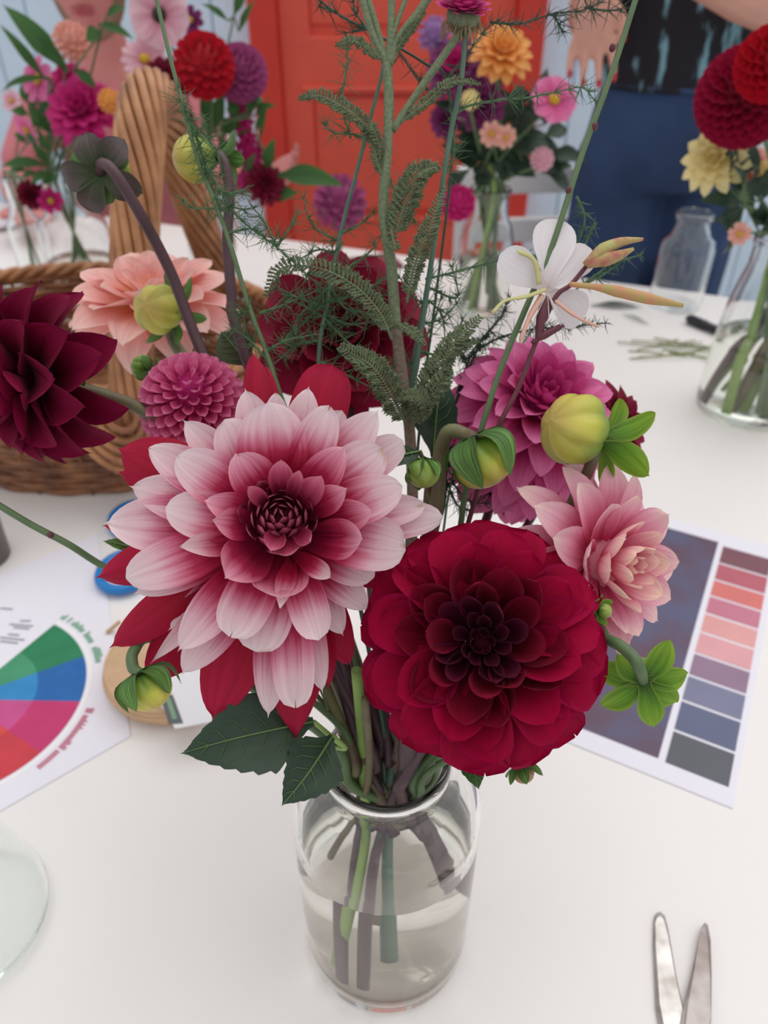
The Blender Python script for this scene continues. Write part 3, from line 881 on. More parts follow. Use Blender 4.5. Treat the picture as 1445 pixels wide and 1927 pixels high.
# yellow bud in front of the peach dahlia
t = 0.47
bud('yellow-green bud with red flecks in front of the peach dahlia', P(298, 582, t), Vector((-0.25, -0.62, 0.45)), px_r(46, t), M['bud_yellow'], M['sepal'], [P(325, 640, t + 0.02), P(365, 700, t + 0.015), P(460, 850, 0.46)] + jar_route(2.5, 0.022, 5.3, 0.03, 0.025), M['stem_olive'], px_r(11, t), nsep=6, seplen=1.5, sepw=0.5, spread=1.5, lift=0.12, seed=5)
# yellow bud behind the fern
t = 0.46
bud('yellow-green bud on a purple stem behind the long fern stem, upper left', P(368, 298, t), Vector((-0.75, -0.45, 0.1)), px_r(42, t), M['bud_yellow'], M['sepal'], [P(420, 300, t), P(432, 360, t), P(428, 450, t), P(436, 560, t), P(445, 620, t), P(540, 900, 0.47)] + jar_route(1.9, 0.02, 4.6, 0.03, 0.03), M['stem_dark'], px_r(10, t), nsep=5, seplen=1.3, sepw=0.8, spread=2.2, lift=0.2, seed=6, asp=1.1)
# tiny green bud
t = 0.44
bud('tiny green bud above the pink pompon dahlia at the left', P(268, 690, t), Vector((-0.5, 0.3, 0.1)), px_r(22, t), M['bud_green'], M['sepal'], [P(290, 700, t), P(330, 745, t), P(450, 900, 0.44)] + jar_route(2.8, 0.022, 5.7, 0.03, 0.04), M['stem_purple'], px_r(5, t), nsep=5, seplen=1.5, sepw=1.0, spread=1.2, lift=0.2, seed=8)
# striped bud
t = 0.365
bud('drooping yellow bud under striped green sepals, above the burgundy dahlia', P(908, 868, t), Vector((0.42, -0.5, -0.75)), px_r(58, t), M['bud_yellow'], M['sepal'], [P(880, 820, t + 0.008), P(845, 812, t + 0.012), P(828, 860, t + 0.02), P(820, 960, 0.385), P(780, 1150, 0.40)] + jar_route(0.1, 0.016, 3.3, 0.03, 0.03), M['stem_olive'], px_r(14, t), nsep=5, seplen=1.7, sepw=1.1, spread=0.8, lift=0.26, seed=9, asp=0.95, sep_curl=-0.3)
# small green bud
t = 0.36
bud('small closed striped green bud left of the drooping yellow bud', P(797, 890, t), Vector((0.1, -0.72, -0.45)), px_r(31, t), M['bud_green'], M['sepal'], [P(800, 900, t + 0.025), P(812, 980, 0.39), P(770, 1150, 0.40)] + jar_route(0.3, 0.012, 3.5, 0.03, 0.03), M['stem_olive'], px_r(7, t), nsep=6, seplen=1.7, sepw=1.1, spread=0.5, lift=0.2, seed=10)
# big yellow bud
t = 0.372
bud('plump yellow and green bud in front of the magenta dahlia', P(1082, 808, t), Vector((-0.80, -0.22, 0.42)), px_r(68, t), M['bud_yellow'], M['sepal_bright'], [P(1118, 855, t + 0.006), P(1105, 890, t + 0.01), P(1085, 930, t + 0.02), P(1020, 1050, 0.41)] + jar_route(-0.2, 0.02, 2.7, 0.03, 0.025), M['stem_olive'], px_r(11, t), nsep=5, seplen=1.5, sepw=0.85, spread=2.1, lift=0.12, seed=11, asp=0.98, lobes=6)
# bud at lower left
t = 0.345
bud('drooping green bud hanging under the crimson petals, lower left', P(280, 1298, t), Vector((0.45, -0.5, -0.7)), px_r(42, t), M['bud_yellow'], M['sepal'], [P(250, 1255, t + 0.004), P(252, 1225, t + 0.01), P(290, 1200, t + 0.02), P(420, 1260, 0.38), P(580, 1360, 0.40)] + jar_route(3.3, 0.024, 0.2, 0.03, 0.05), M['stem_green'], px_r(11, t), nsep=5, seplen=1.8, sepw=1.05, spread=0.8, lift=0.24, seed=12, sep_curl=-0.1)
# rosette at the right, seen from behind
t = 0.345
rosette = bud('bright green bud rosette seen from behind beside the burgundy dahlia at right', P(1205, 1268, t + 0.016), Vector((0.12, 0.9, -0.35)), px_r(34, t), M['bud_green'], M['sepal_bright'], [P(1203, 1258, t - 0.008), P(1185, 1230, t - 0.006), P(1145, 1205, t + 0.004), P(1080, 1200, 0.38)] + jar_route(-0.5, 0.022, 2.4, 0.03, 0.04), M['stem_green'], px_r(11, t), nsep=7, seplen=2.55, sepw=1.55, spread=1.5, lift=0.1, seed=15)
# bud under the burgundy dahlia
t = 0.36
bud('small brownish bud with green bracts hanging below the burgundy dahlia', P(985, 1455, t), Vector((0.3, -0.5, -0.75)), px_r(20, t), M['brown_dry'], M['sepal'], [P(950, 1425, t + 0.01), P(900, 1400, 0.385)] + jar_route(-0.7, 0.026, 2.0, 0.03, 0.06), M['stem_green'], px_r(7, t), nsep=6, seplen=2.2, sepw=1.1, spread=0.9, lift=0.1, seed=18)
bud('pair of small green bracts between the burgundy and the pink cream dahlia', P(1138, 1150, 0.35), Vector((0.55, -0.5, 0.35)), px_r(14, 0.35), M['bud_green'], M['sepal_bright'], [P(1110, 1180, 0.37), P(1050, 1250, 0.39)] + jar_route(-0.4, 0.024, 2.6, 0.03, 0.06), M['stem_green'], px_r(6, 0.35), nsep=4, seplen=2.4, sepw=1.5, spread=1.1, lift=0.15, seed=19)

# ------------------------------------------------------------------ leaves
def leaf(label, Bp, Tp, W, N, mat, stem_pts, stem_mat, bend=0.08, teeth=9, name='leaf_sprig', vein='leaf_vein', cup=0.4, tag_cat='leaf', sr=0.0012, curl=-0.08):
    root = thing(name, label, tag_cat, stem_pts[-1])
    L = (Tp - Bp).length
    nv = teeth * 4
    vs, fs, uvs = petal_geo(L, W, cup=cup, bend=bend, curl=curl, tip='acute', base=0.12, vm=0.4, nu=8, nv=nv)
    nu = 8
    for j in range(nv + 1):          # toothed margin
        k = (j % 4) / 4.0
        for i in (0, nu):
            v = vs[j * (nu + 1) + i]
            v.x *= 1 + 0.14 * k
            v.y -= 0.0
    m = frame(Bp, Tp, N)
    place('leaf_blade', MB().add(vs, fs, uvs).mesh('leaf_blade', mat), root, m)
    mb = MB()
    def at(u, v):
        j = min(nv, max(0, int(round(v * nv)))); i = min(nu, max(0, int(round((u + 1) / 2 * nu))))
        return m @ (vs[j * (nu + 1) + i] + Vector((0, 0, 0.0004)))
    tube(mb, [at(0, k / 14) for k in range(15)], [0.0007, 0.0002], 4)
    for k in range(2, 12, 2):
        for s in (-1, 1):
            tube(mb, [at(0, k / 14), at(s * 0.5, k / 14 + 0.08), at(s * 0.85, k / 14 + 0.16)], [0.00035, 0.00012], 3)
    mb.build('leaf_veins', M[vein], root)
    stem_part(root, [Bp] + stem_pts, sr, sr * 1.3, stem_mat, name='leaf_stalk', sides=6)
    return root
leaf('large dark green toothed leaf hanging over the jar shoulder at left', P(590, 1358, 0.372), P(348, 1414, 0.352), px_r(150, 0.36), Vector((-0.1, -0.55, 0.8)), M['leaf'], [P(640, 1400, 0.385)] + jar_route(3.0, 0.027, 0.0, 0.03, 0.08), M['stem_lime'], cup=0.5)
leaf('smaller dark green toothed leaf hanging lower against the jar neck', P(625, 1385, 0.372), P(536, 1512, 0.352), px_r(118, 0.36), Vector((0.1, -0.75, 0.6)), M['leaf'], [P(650, 1408, 0.385)] + jar_route(3.2, 0.028, 0.1, 0.03, 0.08), M['stem_lime'], cup=0.5)
leaf('dark pointed leaf standing upright left of the magenta dahlia', P(815, 860, 0.42), P(832, 702, 0.425), px_r(82, 0.42), Vector((-0.2, -0.9, 0.3)), M['leaf'], [P(800, 950, 0.42)] + jar_route(0.7, 0.02, 3.9, 0.03, 0.05), M['stem_olive'], teeth=6, cup=0.5)
leaf('narrow dark leaf curling left over the pink-white petals beside the small bud', P(790, 850, 0.37), P(694, 882, 0.352), px_r(46, 0.36), Vector((0, -0.6, 0.8)), M['leaf'], [P(805, 930, 0.39)] + jar_route(0.9, 0.016, 4.1, 0.03, 0.05), M['stem_olive'], teeth=5, cup=0.7)
leaf('olive-brown leaf behind the pink pompon dahlia', P(470, 690, 0.47), P(415, 622, 0.475), px_r(80, 0.47), Vector((0.2, -0.8, 0.5)), M['leaf_olive'], [P(520, 800, 0.46)] + jar_route(1.8, 0.024, 4.4, 0.03, 0.05), M['stem_olive'], teeth=6)
leaf('small green leaf tip poking out at the left of the largest dahlia', P(250, 1030, 0.385), P(196, 1018, 0.38), px_r(22, 0.38), Vector((0, -0.6, 0.8)), M['sepal'], [P(350, 1080, 0.39), P(500, 1200, 0.41)] + jar_route(2.7, 0.026, 5.6, 0.03, 0.06), M['stem_green'], teeth=3)
leaf('green toothed leaf tip just under the burgundy dahlia, beside the jar', P(885, 1425, 0.375), P(900, 1482, 0.365), px_r(46, 0.37), Vector((0, -0.8, 0.5)), M['leaf_mid'], [P(850, 1405, 0.39)] + jar_route(-0.2, 0.028, 2.4, 0.03, 0.08), M['stem_green'], teeth=4)

# ------------------------------------------------------------------ yarrow
def feather(mb, pts, w, nodes=26, seed=1, r_ax=0.0006, droop=0.3, plane=None):
    """one feathery yarrow leaf: a midrib with crowded, divided leaflets"""
    r = random.Random(seed)
    path = catmull(pts, 10)
    tube(mb, path, [r_ax * 1.5, r_ax * 0.5], 5)
    n = len(path)
    nodes = int(nodes * 1.25)
    for k in range(nodes):
        f = 0.08 + 0.9 * k / (nodes - 1)
        x = f * (n - 1)
        i = min(n - 2, int(x))
        p = path[i].lerp(path[i + 1], x - i)
        tdir = (path[i + 1] - path[i]).normalized()
        nn = plane or Vector((0, -0.6, 0.8))
        side = tdir.cross(nn).normalized()
        nrm = side.cross(tdir).normalized()
        ll = w * (math.sin(PI * min(1, 0.16 + f * 0.8)) ** 0.7) * r.uniform(0.85, 1.1)
        for s in (-1, 1):
            d = (side * s + tdir * 0.55 + nrm * r.uniform(-0.2, 0.5)).normalized()
            e = p + d * ll
            tube(mb, [p, e], [r_ax * 1.1, r_ax * 0.7], 3, cap=False)
            for q in (0.3, 0.5, 0.7, 0.88, 1.0):
                for z in (-1, 1):
                    d2 = (d * 0.8 + tdir * 0.5 * z + nrm * r.uniform(-0.5, 0.8)).normalized()
                    b0 = p.lerp(e, q)
                    tube(mb, [b0, b0 + d2 * ll * r.uniform(0.28, 0.48)], [r_ax * 1.25, r_ax * 0.35], 3, cap=False)

yt = 0.405
yar_end = jar_route(0.9, 0.012, 1.6, 0.03, 0.03, True)
yarrow = thing('yarrow', 'tall hairy grey-green yarrow stem with feathery leaves in the middle of the bouquet', 'plant', yar_end[-1])
ypts = [P(728, 120, yt), P(732, 200, yt), P(727, 300, yt), P(722, 400, yt + .002), P(736, 500, yt + .004), P(745, 620, yt + .006), P(760, 730, yt + .008), P(772, 830, yt + .012), P(775, 1000, yt + 0.012)] + yar_end
mb = MB(); tube(mb, catmull(ypts[:6], 8), [px_r(9, yt), px_r(11, yt)], 9); mb.build('stem', M['stem_hairy'], yarrow)
mb = MB(); tube(mb, catmull(ypts[5:], 8), [px_r(11, yt), px_r(11, yt)], 9); mb.build('stem', M['stem_hairy_low'], yarrow)
for pts, r in (([(728, 125), (700, 60), (678, -20)], 7), ([(728, 125), (712, 60), (690, -10)], 6), ([(730, 120), (735, 60), (738, -20)], 7), ([(732, 122), (752, 70), (790, 20), (815, -20)], 8), ([(730, 110), (745, 50), (770, -20)], 5), ([(738, 245), (775, 190), (820, 125), (862, 66)], 7.5)):
    mb = MB(); tube(mb, catmull([P(x, y, yt) for x, y in pts], 6), px_r(r, yt), 7); mb.build('branch', M['stem_hairy'], yarrow)
yl = [([(712, 285), (690, 240), (650, 205), (600, 180), (562, 186)], 15, 26), ([(715, 300), (712, 270), (700, 240), (690, 250)], 10, 12), ([(722, 335), (708, 300), (700, 250), (695, 225)], 9, 18),
      ([(720, 112), (695, 95), (665, 78), (632, 84)], 13, 18), ([(752, 232), (800, 195), (850, 155), (905, 158)], 11, 26), ([(742, 100), (770, 60), (800, 22)], 9, 16),
      ([(742, 450), (760, 390), (785, 330), (825, 312)], 24, 26), ([(765, 570), (780, 500), (808, 430), (836, 350)], 17, 28),
      ([(738, 640), (715, 590), (670, 540), (600, 505), (530, 505), (500, 560)], 20, 34), ([(765, 800), (740, 750), (700, 690), (638, 652)], 26, 28),
      ([(775, 770), (810, 720), (850, 650), (905, 595)], 20, 28), ([(775, 800), (800, 770), (780, 745), (745, 752)], 14, 20), ([(760, 790), (800, 760), (830, 720), (845, 690)], 18, 20), ([(732, 420), (742, 465), (726, 460)], 10, 10), ([(728, 420), (745, 380), (770, 350)], 9, 12),
      ([(748, 610), (775, 625), (800, 650)], 10, 12), ([(780, 740), (812, 690), (860, 655), (900, 640)], 14, 20)]
for i, (pts, wd, nn) in enumerate(yl):
    mb = MB()
    dt = [0, -0.006, -0.012, -0.008, -0.004, 0.004]
    feather(mb, [P(x, y, yt + dt[k % 6] * (1 if i % 2 else 0.6)) for k, (x, y) in enumerate(pts)], px_r(wd, yt), nn, seed=i, r_ax=px_r(2.0, yt))
    mb.build('leaf', M['yarrow'], yarrow)

# flower head at the top: magenta florets over a dry calyx
t = yt
fe = jar_route(0.6, 0.02, 3.9, 0.03, 0.03)
scab = thing('scabious', 'small magenta flower head with a dry brown underside at the top of the picture', 'flower', fe[-1])
hcn = P(872, 26, t)
FMs = basis(hcn, Vector((0.05, -0.2, 0.95)))
mb = MB()
r9 = random.Random(9)
for i in range(46):
    a = i * GA
    f = math.sqrt((i + 0.5) / 46)
    c, s = math.cos(a), math.sin(a)
    B = Vector((0.3 * f * c, 0.3 * f * s, 0.1)) * 0.014
    T = Vector((1.0 * f * c, 1.0 * f * s, 0.95 - 0.75 * f)) * 0.0165
    vs, fs, uvs = petal_geo((T - B).length, 0.006, cup=0.6, tip='blunt', nu=4, nv=4, seed=i)
    m = FMs @ frame(B, T, Vector((-c * 0.3, -s * 0.3, 1)))
    mb.add([m @ v for v in vs], fs, uvs)
tag(mb.build('florets', M['magenta_in'], scab), kind='stuff')
mb = MB()
lathe(mb, [(0.0, -0.010), (0.0045, -0.0095), (0.0075, -0.006), (0.009, -0.001), (0.0085, 0.002), (0.0, 0.003)], 20, FMs)
mb.build('calyx', M['stem_hairy'], scab)
mb = MB()
for i in range(34):
    a = i * GA; c, s = math.cos(a), math.sin(a)
    B = FMs @ Vector((0.008 * c, 0.008 * s, -0.002 - 0.004 * r9.random()))
    T = FMs @ Vector((0.011 * c, 0.011 * s, -0.006 - 0.008 * r9.random()))
    tube(mb, [B, (B + T) / 2 + FMs.to_3x3() @ Vector((c, s, 0)) * 0.001, T], [0.0007, 0.0002], 3)
tag(mb.build('dry_bracts', M['brown_dry'], scab), kind='stuff')
stem_part(scab, [P(876, 50, t), P(868, 150, t + .002), P(850, 240, t + .004), P(835, 330, t + .006), P(818, 450, t + .01), P(800, 570, t + .014), P(785, 680, t + .016), P(775, 800, t + .018)] + fe, px_r(4.6, t), px_r(6, t), M['stem_blue'])

# ------------------------------------------------------------------ asparagus fern
def needles(mb, p, axis, n, L, r, rr_, fwd=0.7, spread=1.0):
    for i in range(n):
        d = (axis * fwd * r.uniform(0.3, 1.2) + Vector((r.gauss(0, 1), r.gauss(0, 1), r.gauss(0, 1))).normalized() * spread).normalized()
        l = L * r.uniform(0.6, 1.2)
        q = p + d * l * 0.55 + Vector((r.uniform(-1, 1), r.uniform(-1, 1), r.uniform(-1, 1))) * l * 0.06
        tube(mb, [p, q, p + d * l], [rr_, rr_ * 0.3], 3, cap=False)

def fern(label, stems, branches, t, seed, mat='fern', route=None, needle_px=30, step=26, stem_mat='stem_blue', stem_r=6, leafstems=False):
    r = random.Random(seed)
    route = route or []
    root = thing('asparagus_fern', label, 'plant', route[-1] if route else P(*stems[0][-1][:2], t))
    nm = MB()
    for k, s in enumerate(stems):
        pts = [P(q[0], q[1], q[2] if len(q) > 2 else t) for q in s]
        if k == 0: pts = pts + route
        mb = MB(); tube(mb, catmull(pts, 7), [px_r(stem_r * 0.75, t), px_r(stem_r, t)], 7)
        mb.build('stem', M[stem_mat], root)
    for bi, b in enumerate(branches):
        dens = 1.0
        pts = [P(q[0], q[1], q[2] if len(q) > 2 else t) for q in b]
        path = catmull(pts, 8)
        mb = MB(); tube(mb, path, [px_r(2.6, t), px_r(1.1, t)], 5)
        mb.build('branch', M[mat], root)
        ln = sum((path[i + 1] - path[i]).length for i in range(len(path) - 1))
        st = px_r(step, t)
        m = max(2, int(ln / st))
        for k in range(m + 1):
            f = (k + 0.4) / (m + 0.5)
            x = f * (len(path) - 1)
            i = min(len(path) - 2, int(x))
            p = path[i].lerp(path[i + 1], x - i)
            ax = (path[i + 1] - path[i]).normalized()
            needles(nm, p, ax, r.randint(8, 12), px_r(needle_px, t) * (1.1 if f < 0.85 else 0.75), r, px_r(1.05, t), fwd=0.6)
    tag(nm.build('needles', M[mat], root), kind='stuff')
    return root
fern('asparagus fern on a long stem crossing the wicker handle, at left', [[(288, -30), (318, 100), (345, 200), (372, 300), (400, 370), (430, 450), (470, 580), (500, 660), (530, 750)]],
     [[(352, 215), (335, 170)], [(345, 200), (368, 250), (385, 300)], [(378, 300), (410, 350), (450, 410), (520, 465), (570, 510), (610, 545)], [(430, 398), (400, 392), (365, 392), (345, 378)], [(520, 465), (500, 420), (475, 390)], [(520, 465), (545, 430), (560, 400)], [(385, 310), (420, 360), (455, 360)], [(488, 590), (530, 575), (600, 545)], [(470, 585), (450, 590)], [(350, 215), (372, 270), (392, 320)], [(395, 360), (425, 385), (460, 395)], [(385, 250), (410, 290), (415, 330)], [(425, 440), (470, 430), (500, 445)], [(500, 660), (540, 640), (590, 630)], [(505, 680), (470, 640), (440, 620)]],
     0.40, 1, route=[P(600, 950, 0.415)] + jar_route(2.3, 0.014, 5.6, 0.03, 0.03), stem_mat='stem_green', needle_px=36, stem_r=5.2)
fern('asparagus fern on a straight stem just left of the yarrow', [[(724, 105), (716, 150), (692, 240), (672, 320), (650, 400), (632, 480), (618, 560), (600, 700)]],
     [[(660, 260), (645, 200), (650, 130), (655, 90)], [(690, 260), (660, 252), (630, 250), (610, 235)], [(692, 240), (715, 290), (730, 330), (760, 390), (800, 440)], [(640, 455), (610, 440), (585, 420), (570, 370)], [(632, 480), (600, 470), (560, 490)], [(625, 520), (660, 500), (700, 470), (720, 440)], [(620, 540), (650, 580), (690, 590), (740, 630)], [(612, 600), (580, 580), (540, 560)], [(612, 600), (650, 640), (700, 680), (760, 700)], [(620, 560), (580, 600), (540, 640)], [(628, 500), (660, 540), (720, 560)], [(605, 640), (560, 650), (510, 690)], [(622, 535), (600, 560), (560, 600), (550, 650)], [(610, 590), (660, 610), (720, 600)], [(612, 580), (560, 560), (520, 540)], [(600, 680), (640, 700), (700, 730)], [(640, 440), (680, 420), (705, 400)], [(615, 570), (680, 550), (730, 520)]],
     0.425, 2, route=[P(640, 950, 0.43)] + jar_route(1.7, 0.014, 4.8, 0.03, 0.03), stem_r=4.6, needle_px=36)
fern('asparagus fern with a long side shoot to the right in front of the far bouquet', [[(835, 330), (820, 430), (800, 560), (775, 700), (770, 800)]],
     [[(845, 225), (880, 200), (940, 188), (990, 184), (1050, 172), (1095, 165), (1120, 190)], [(800, 570), (780, 560), (750, 520)], [(805, 540), (860, 560), (850, 500)], [(800, 525), (870, 508), (945, 488), (1010, 480)], [(790, 610), (830, 600), (860, 570)], [(790, 630), (760, 620), (720, 600)], [(785, 660), (840, 670), (870, 650)], [(780, 690), (740, 680)], [(800, 560), (830, 590), (838, 640)], [(785, 640), (810, 620), (830, 560)], [(835, 330), (855, 290), (850, 230)]],
     0.43, 3, route=[P(770, 950, 0.42)] + jar_route(1.1, 0.014, 4.4, 0.03, 0.03), stem_r=5.2, needle_px=32)
fern('thin dark asparagus shoot running from the upper left to the white flower', [[(560, -40), (600, 0), (650, 35), (690, 55), (760, 95), (800, 120), (840, 150)]],
     [[(640, 28), (600, 10)], [(690, 55), (668, 20), (662, -20)], [(690, 55), (650, 62)], [(745, 88), (780, 140), (800, 165)], [(925, 42), (980, 44), (1040, 26), (1100, 18), (1150, -10)], [(1040, 26), (1060, 60)], [(1100, 14), (1140, 20), (1170, 18)], [(840, 150), (880, 100), (925, 42)]],
     0.435, 4, route=[P(850, 300, 0.44), P(820, 560, 0.445), P(790, 800, 0.44)] + jar_route(1.3, 0.02, 4.6, 0.03, 0.03), mat='fern_dark', stem_mat='fern_dark', stem_r=3, needle_px=34)
fern('dark asparagus fern low between the buds and the magenta dahlia', [[(905, 640), (880, 700), (850, 780), (840, 860), (835, 950)]],
     [[(870, 680), (930, 640), (1000, 620), (1070, 615), (1140, 608)], [(905, 640), (940, 600), (960, 560)], [(880, 690), (860, 640), (870, 600)], [(845, 900), (880, 940), (930, 950)], [(840, 870), (900, 910), (960, 920)], [(838, 900), (860, 950), (880, 960)], [(840, 880), (820, 930), (800, 960)], [(842, 840), (880, 880), (950, 960)], [(860, 740), (890, 660), (920, 630)]],
     0.45, 5, route=[P(810, 1050, 0.44)] + jar_route(0.8, 0.022, 4.0, 0.03, 0.03), mat='fern_dark', stem_mat='fern_dark', stem_r=4, needle_px=24, step=15)
fern('short bright asparagus sprig right of the white flower', [[(1110, 480), (1140, 500), (1090, 540), (1020, 600)]],
     [[(1110, 480), (1160, 490), (1205, 480)], [(1120, 420), (1105, 450), (1095, 500)], [(1090, 540), (1130, 520), (1160, 500)], [(1085, 370), (1100, 410), (1088, 460)]],
     0.47, 6, route=[P(950, 700, 0.47), P(850, 900, 0.45)] + jar_route(0.5, 0.024, 3.7, 0.03, 0.03), mat='fern', stem_mat='fern', stem_r=2.5, needle_px=26)

# ------------------------------------------------------------------ bare stems and the white gaura
t = 0.375
e = jar_route(0.2, 0.02, 3.4, 0.03, 0.03)
g1 = thing('bare_stem', 'long bare green stem slanting from the white flower to the top right', 'plant', e[-1])
stem_part(g1, [P(1205, -30, t), P(1150, 140, t), P(1095, 290, t), P(1040, 460, t), P(985, 590, t), P(940, 700, t + .004), P(905, 810, t + .008), P(880, 900, 0.39), P(850, 1100, 0.40)] + e, px_r(5.6, t), px_r(6.4, t), M['stem_green'])
for x, y in ((1119, 238), (1070, 358), (1152, 90)):
    mb = MB(); ball(mb, P(x, y, t - 0.001), (0.0015, 0.0015, 0.002)); mb.build('node', M['stem_red'], g1)
e = jar_route(0.35, 0.018, 3.2, 0.03, 0.03)
gau = thing('gaura', 'white gaura flower with four petals and reddish buds on a dark red stem', 'flower', e[-1])
t = 0.372
stem_part(gau, [P(1108, 495, t), P(1075, 535, t), P(1045, 560, t), P(1010, 640, t), P(975, 730, t), P(935, 810, t + .005), P(900, 920, 0.39), P(850, 1100, 0.40)] + e, px_r(4.4, t), px_r(5.2, t), M['stem_red'])
M['cream_sepal'] = plain('cream_green_sepal', S(196, 190, 128), 0.6, noise=0.15)
M['salmon_sepal'] = plain('salmon_sepal', S(214, 164, 144), 0.6, noise=0.15)
for (tx, ty, wd, dd) in ((940, 480, 72, -.006), (1046, 412, 84, .006), (1112, 468, 62, .006), (1098, 600, 76, .010)):
    petal_obj('petal', gau, M['white_petal'], P(1030, 545, t + .002), P(tx, ty, t + dd), Vector((0.0, -0.75, 0.5)), px_r(wd, t), cup=0.25, bend=0.05, tip='round', base=0.22, vm=0.68, nu=8, nv=12, seed=int(tx))
for pts, mk in (([(1026, 545), (990, 558), (950, 566), (925, 590)], 'stem_lime'), ([(1020, 555), (995, 600), (978, 645)], 'brown_dry'), ([(1045, 566), (1085, 596), (1128, 616)], 'brown_dry'), ([(1015, 535), (1005, 490), (972, 472)], 'stem_lime')):
    mb = MB(); tube(mb, catmull([P(x, y, t - 0.004 - 0.002 * k) for k, (x, y) in enumerate(pts)], 6), [px_r(6, t), px_r(4.5, t), px_r(1, t)], 6, ell=0.5)
    mb.build('sepal', {'stem_lime': M['cream_sepal'], 'brown_dry': M['salmon_sepal']}[mk], gau)
bud_pink = plain('pinkish_green_bud', S(178, 172, 104), 0.6, noise=0.3, scale=140, c2=S(176, 92, 90))
bud_salm = plain('salmon_bud', S(206, 136, 104), 0.6, noise=0.3, scale=120, c2=S(176, 160, 96))
for pts, rr2, m_ in (([(1100, 497), (1135, 470), (1170, 455), (1210, 450)], (5, 13, 9, 3), bud_pink), ([(1105, 500), (1140, 488), (1165, 480), (1192, 468)], (6, 14, 10, 3), bud_pink), ([(1072, 535), (1120, 540), (1160, 548), (1220, 562), (1285, 575)], (5, 6, 11, 11, 4), bud_salm), ([(1000, 645), (1025, 630), (1060, 612)], (3, 8, 5), M['stem_red']), ([(1030, 560), (1020, 595), (1012, 640)], (9, 11, 6), M['stem_red'])):
    path = catmull([P(x, y, t - 0.003) for x, y in pts], 5)
    n = len(path)
    rs = []
    for i in range(n):
        x = i / (n - 1) * (len(rr2) - 1); k = min(len(rr2) - 2, int(x)); f = x - k
        rs.append(px_r(rr2[k] * (1 - f) + rr2[k + 1] * f, t))
    mb = MB(); tube(mb, path, rs, 8); mb.build('bud', m_, gau)
mb = MB()
r9 = random.Random(4)
for i in range(8):
    a = r9.uniform(-0.6, 0.9)
    p0 = P(1030, 550, t - .005)
    tube(mb, [p0, p0 + Vector((r9.uniform(-0.01, .01), -0.008, -0.010)), p0 + Vector((r9.uniform(-0.016, .016), -0.010, -0.02))], [0.0003, 0.0002], 3)
tag(mb.build('stamens', M['white_petal'], gau), kind='stuff')
t = 0.40
e = jar_route(2.95, 0.02, 0.4, 0.03, 0.04)
g2 = thing('bare_stem', 'thin bare green stem reaching left out of the bouquet above the colour wheel', 'plant', e[-1])
stem_part(g2, [P(-20, 940, t - .02), P(60, 988, t - .015), P(130, 1025, t - .01), P(205, 1072, t), P(400, 1180, t + .01), P(600, 1330, t + .01)] + e, px_r(6, t), px_r(7, t), M['stem_green'])
mb = MB(); ball(mb, P(95, 1007, t - .014), 0.0017); mb.build('node', M['stem_red'], g2)
# stems that stand in the jar
for k, (an, ab, rb, zb, mk, rad, lab) in enumerate(((1.2, -1.4, 0.006, 0.030, 'stem_blue', .0032, 'thick blue-green cut stem in the middle of the jar'), (2.8, -2.5, 0.026, 0.022, 'stem_lime', .0028, 'light green cut stem left of centre in the jar'), (0.4, -2.0, 0.024, 0.010, 'stem_purple', .003, 'purple cut stem reaching the jar bottom at front'), (5.6, 0.35, 0.036, 0.028, 'stem_purple', .0052, 'broad purple cut stem slanting right in the jar'), (4.0, 2.6, 0.034, 0.05, 'stem_olive', .002, 'thin olive cut stem at the back left of the jar'))):
    rt = [JC + Vector((math.cos(an) * 0.016, math.sin(an) * 0.016, 0.26)), JC + Vector((math.cos(an) * 0.014, math.sin(an) * 0.014, 0.20)), JC + Vector((math.cos(ab) * rb * 0.6, math.sin(ab) * rb * 0.6, 0.12)), JC + Vector((math.cos(ab) * rb, math.sin(ab) * rb, zb))]
    o = MB(); tube(o, catmull(rt, 8), [rad, rad], 9)
    solo(o.build('flower_stem', M[mk]), lab, 'stem')

# ------------------------------------------------------------------ basket
wick = plain('wicker', S(160, 106, 68), 0.55, noise=0.35, scale=34, bump=0.2, c2=S(106, 66, 44))
wick_l = plain('light_wicker', S(188, 134, 90), 0.5, noise=0.3, scale=26, bump=0.2, c2=S(140, 90, 58))
BX, BYc = -0.40, 0.945
A_, B_ = 0.27, 0.20
basket = thing('wicker_basket', 'brown wicker basket with a twisted handle, behind the bouquet at left', 'basket', (BX, BYc, TABLE))
brot = math.radians(-8)
def ell(th, s, z):
    x, y = A_ * s * math.cos(th), B_ * s * math.sin(th)
    return Vector((BX + x * math.cos(brot) - y * math.sin(brot), BYc + x * math.sin(brot) + y * math.cos(brot), TABLE + z))
NS = 44
rowsN = 15
for rw in range(rowsN):
    z = 0.006 + rw * 0.0095
    s = 0.86 + 0.14 * (rw / rowsN) ** 0.8
    mb = MB()
    pts = []
    for k in range(NS * 4 + 1):
        th = 2 * PI * k / (NS * 4)
        wv = math.cos(th * NS / 2 + (rw % 2) * PI) * 0.012
        pts.append(ell(th, s + wv, z + 0.0012 * math.sin(th * 5 + rw)))
    tube(mb, pts, 0.0052, 6, cap=False)
    mb.build('weave_strand', wick, basket)
for k in range(NS):
    th = 2 * PI * k / NS
    mb = MB(); tube(mb, [ell(th, 0.86, 0.0), ell(th, 0.95, 0.07), ell(th, 1.0, 0.148)], 0.003, 5)
    mb.build('stake', wick, basket)
for q in range(3):
    mb = MB()
    pts = [ell(2 * PI * k / 160, 1.0 + 0.022 * math.cos(k * 2 * PI / 160 * 22 + q * 2.09), 0.150 + 0.006 * math.sin(k * 2 * PI / 160 * 22 + q * 2.09)) for k in range(161)]
    tube(mb, pts, 0.0055, 6, cap=False); mb.build('rim_strand', wick_l, basket)
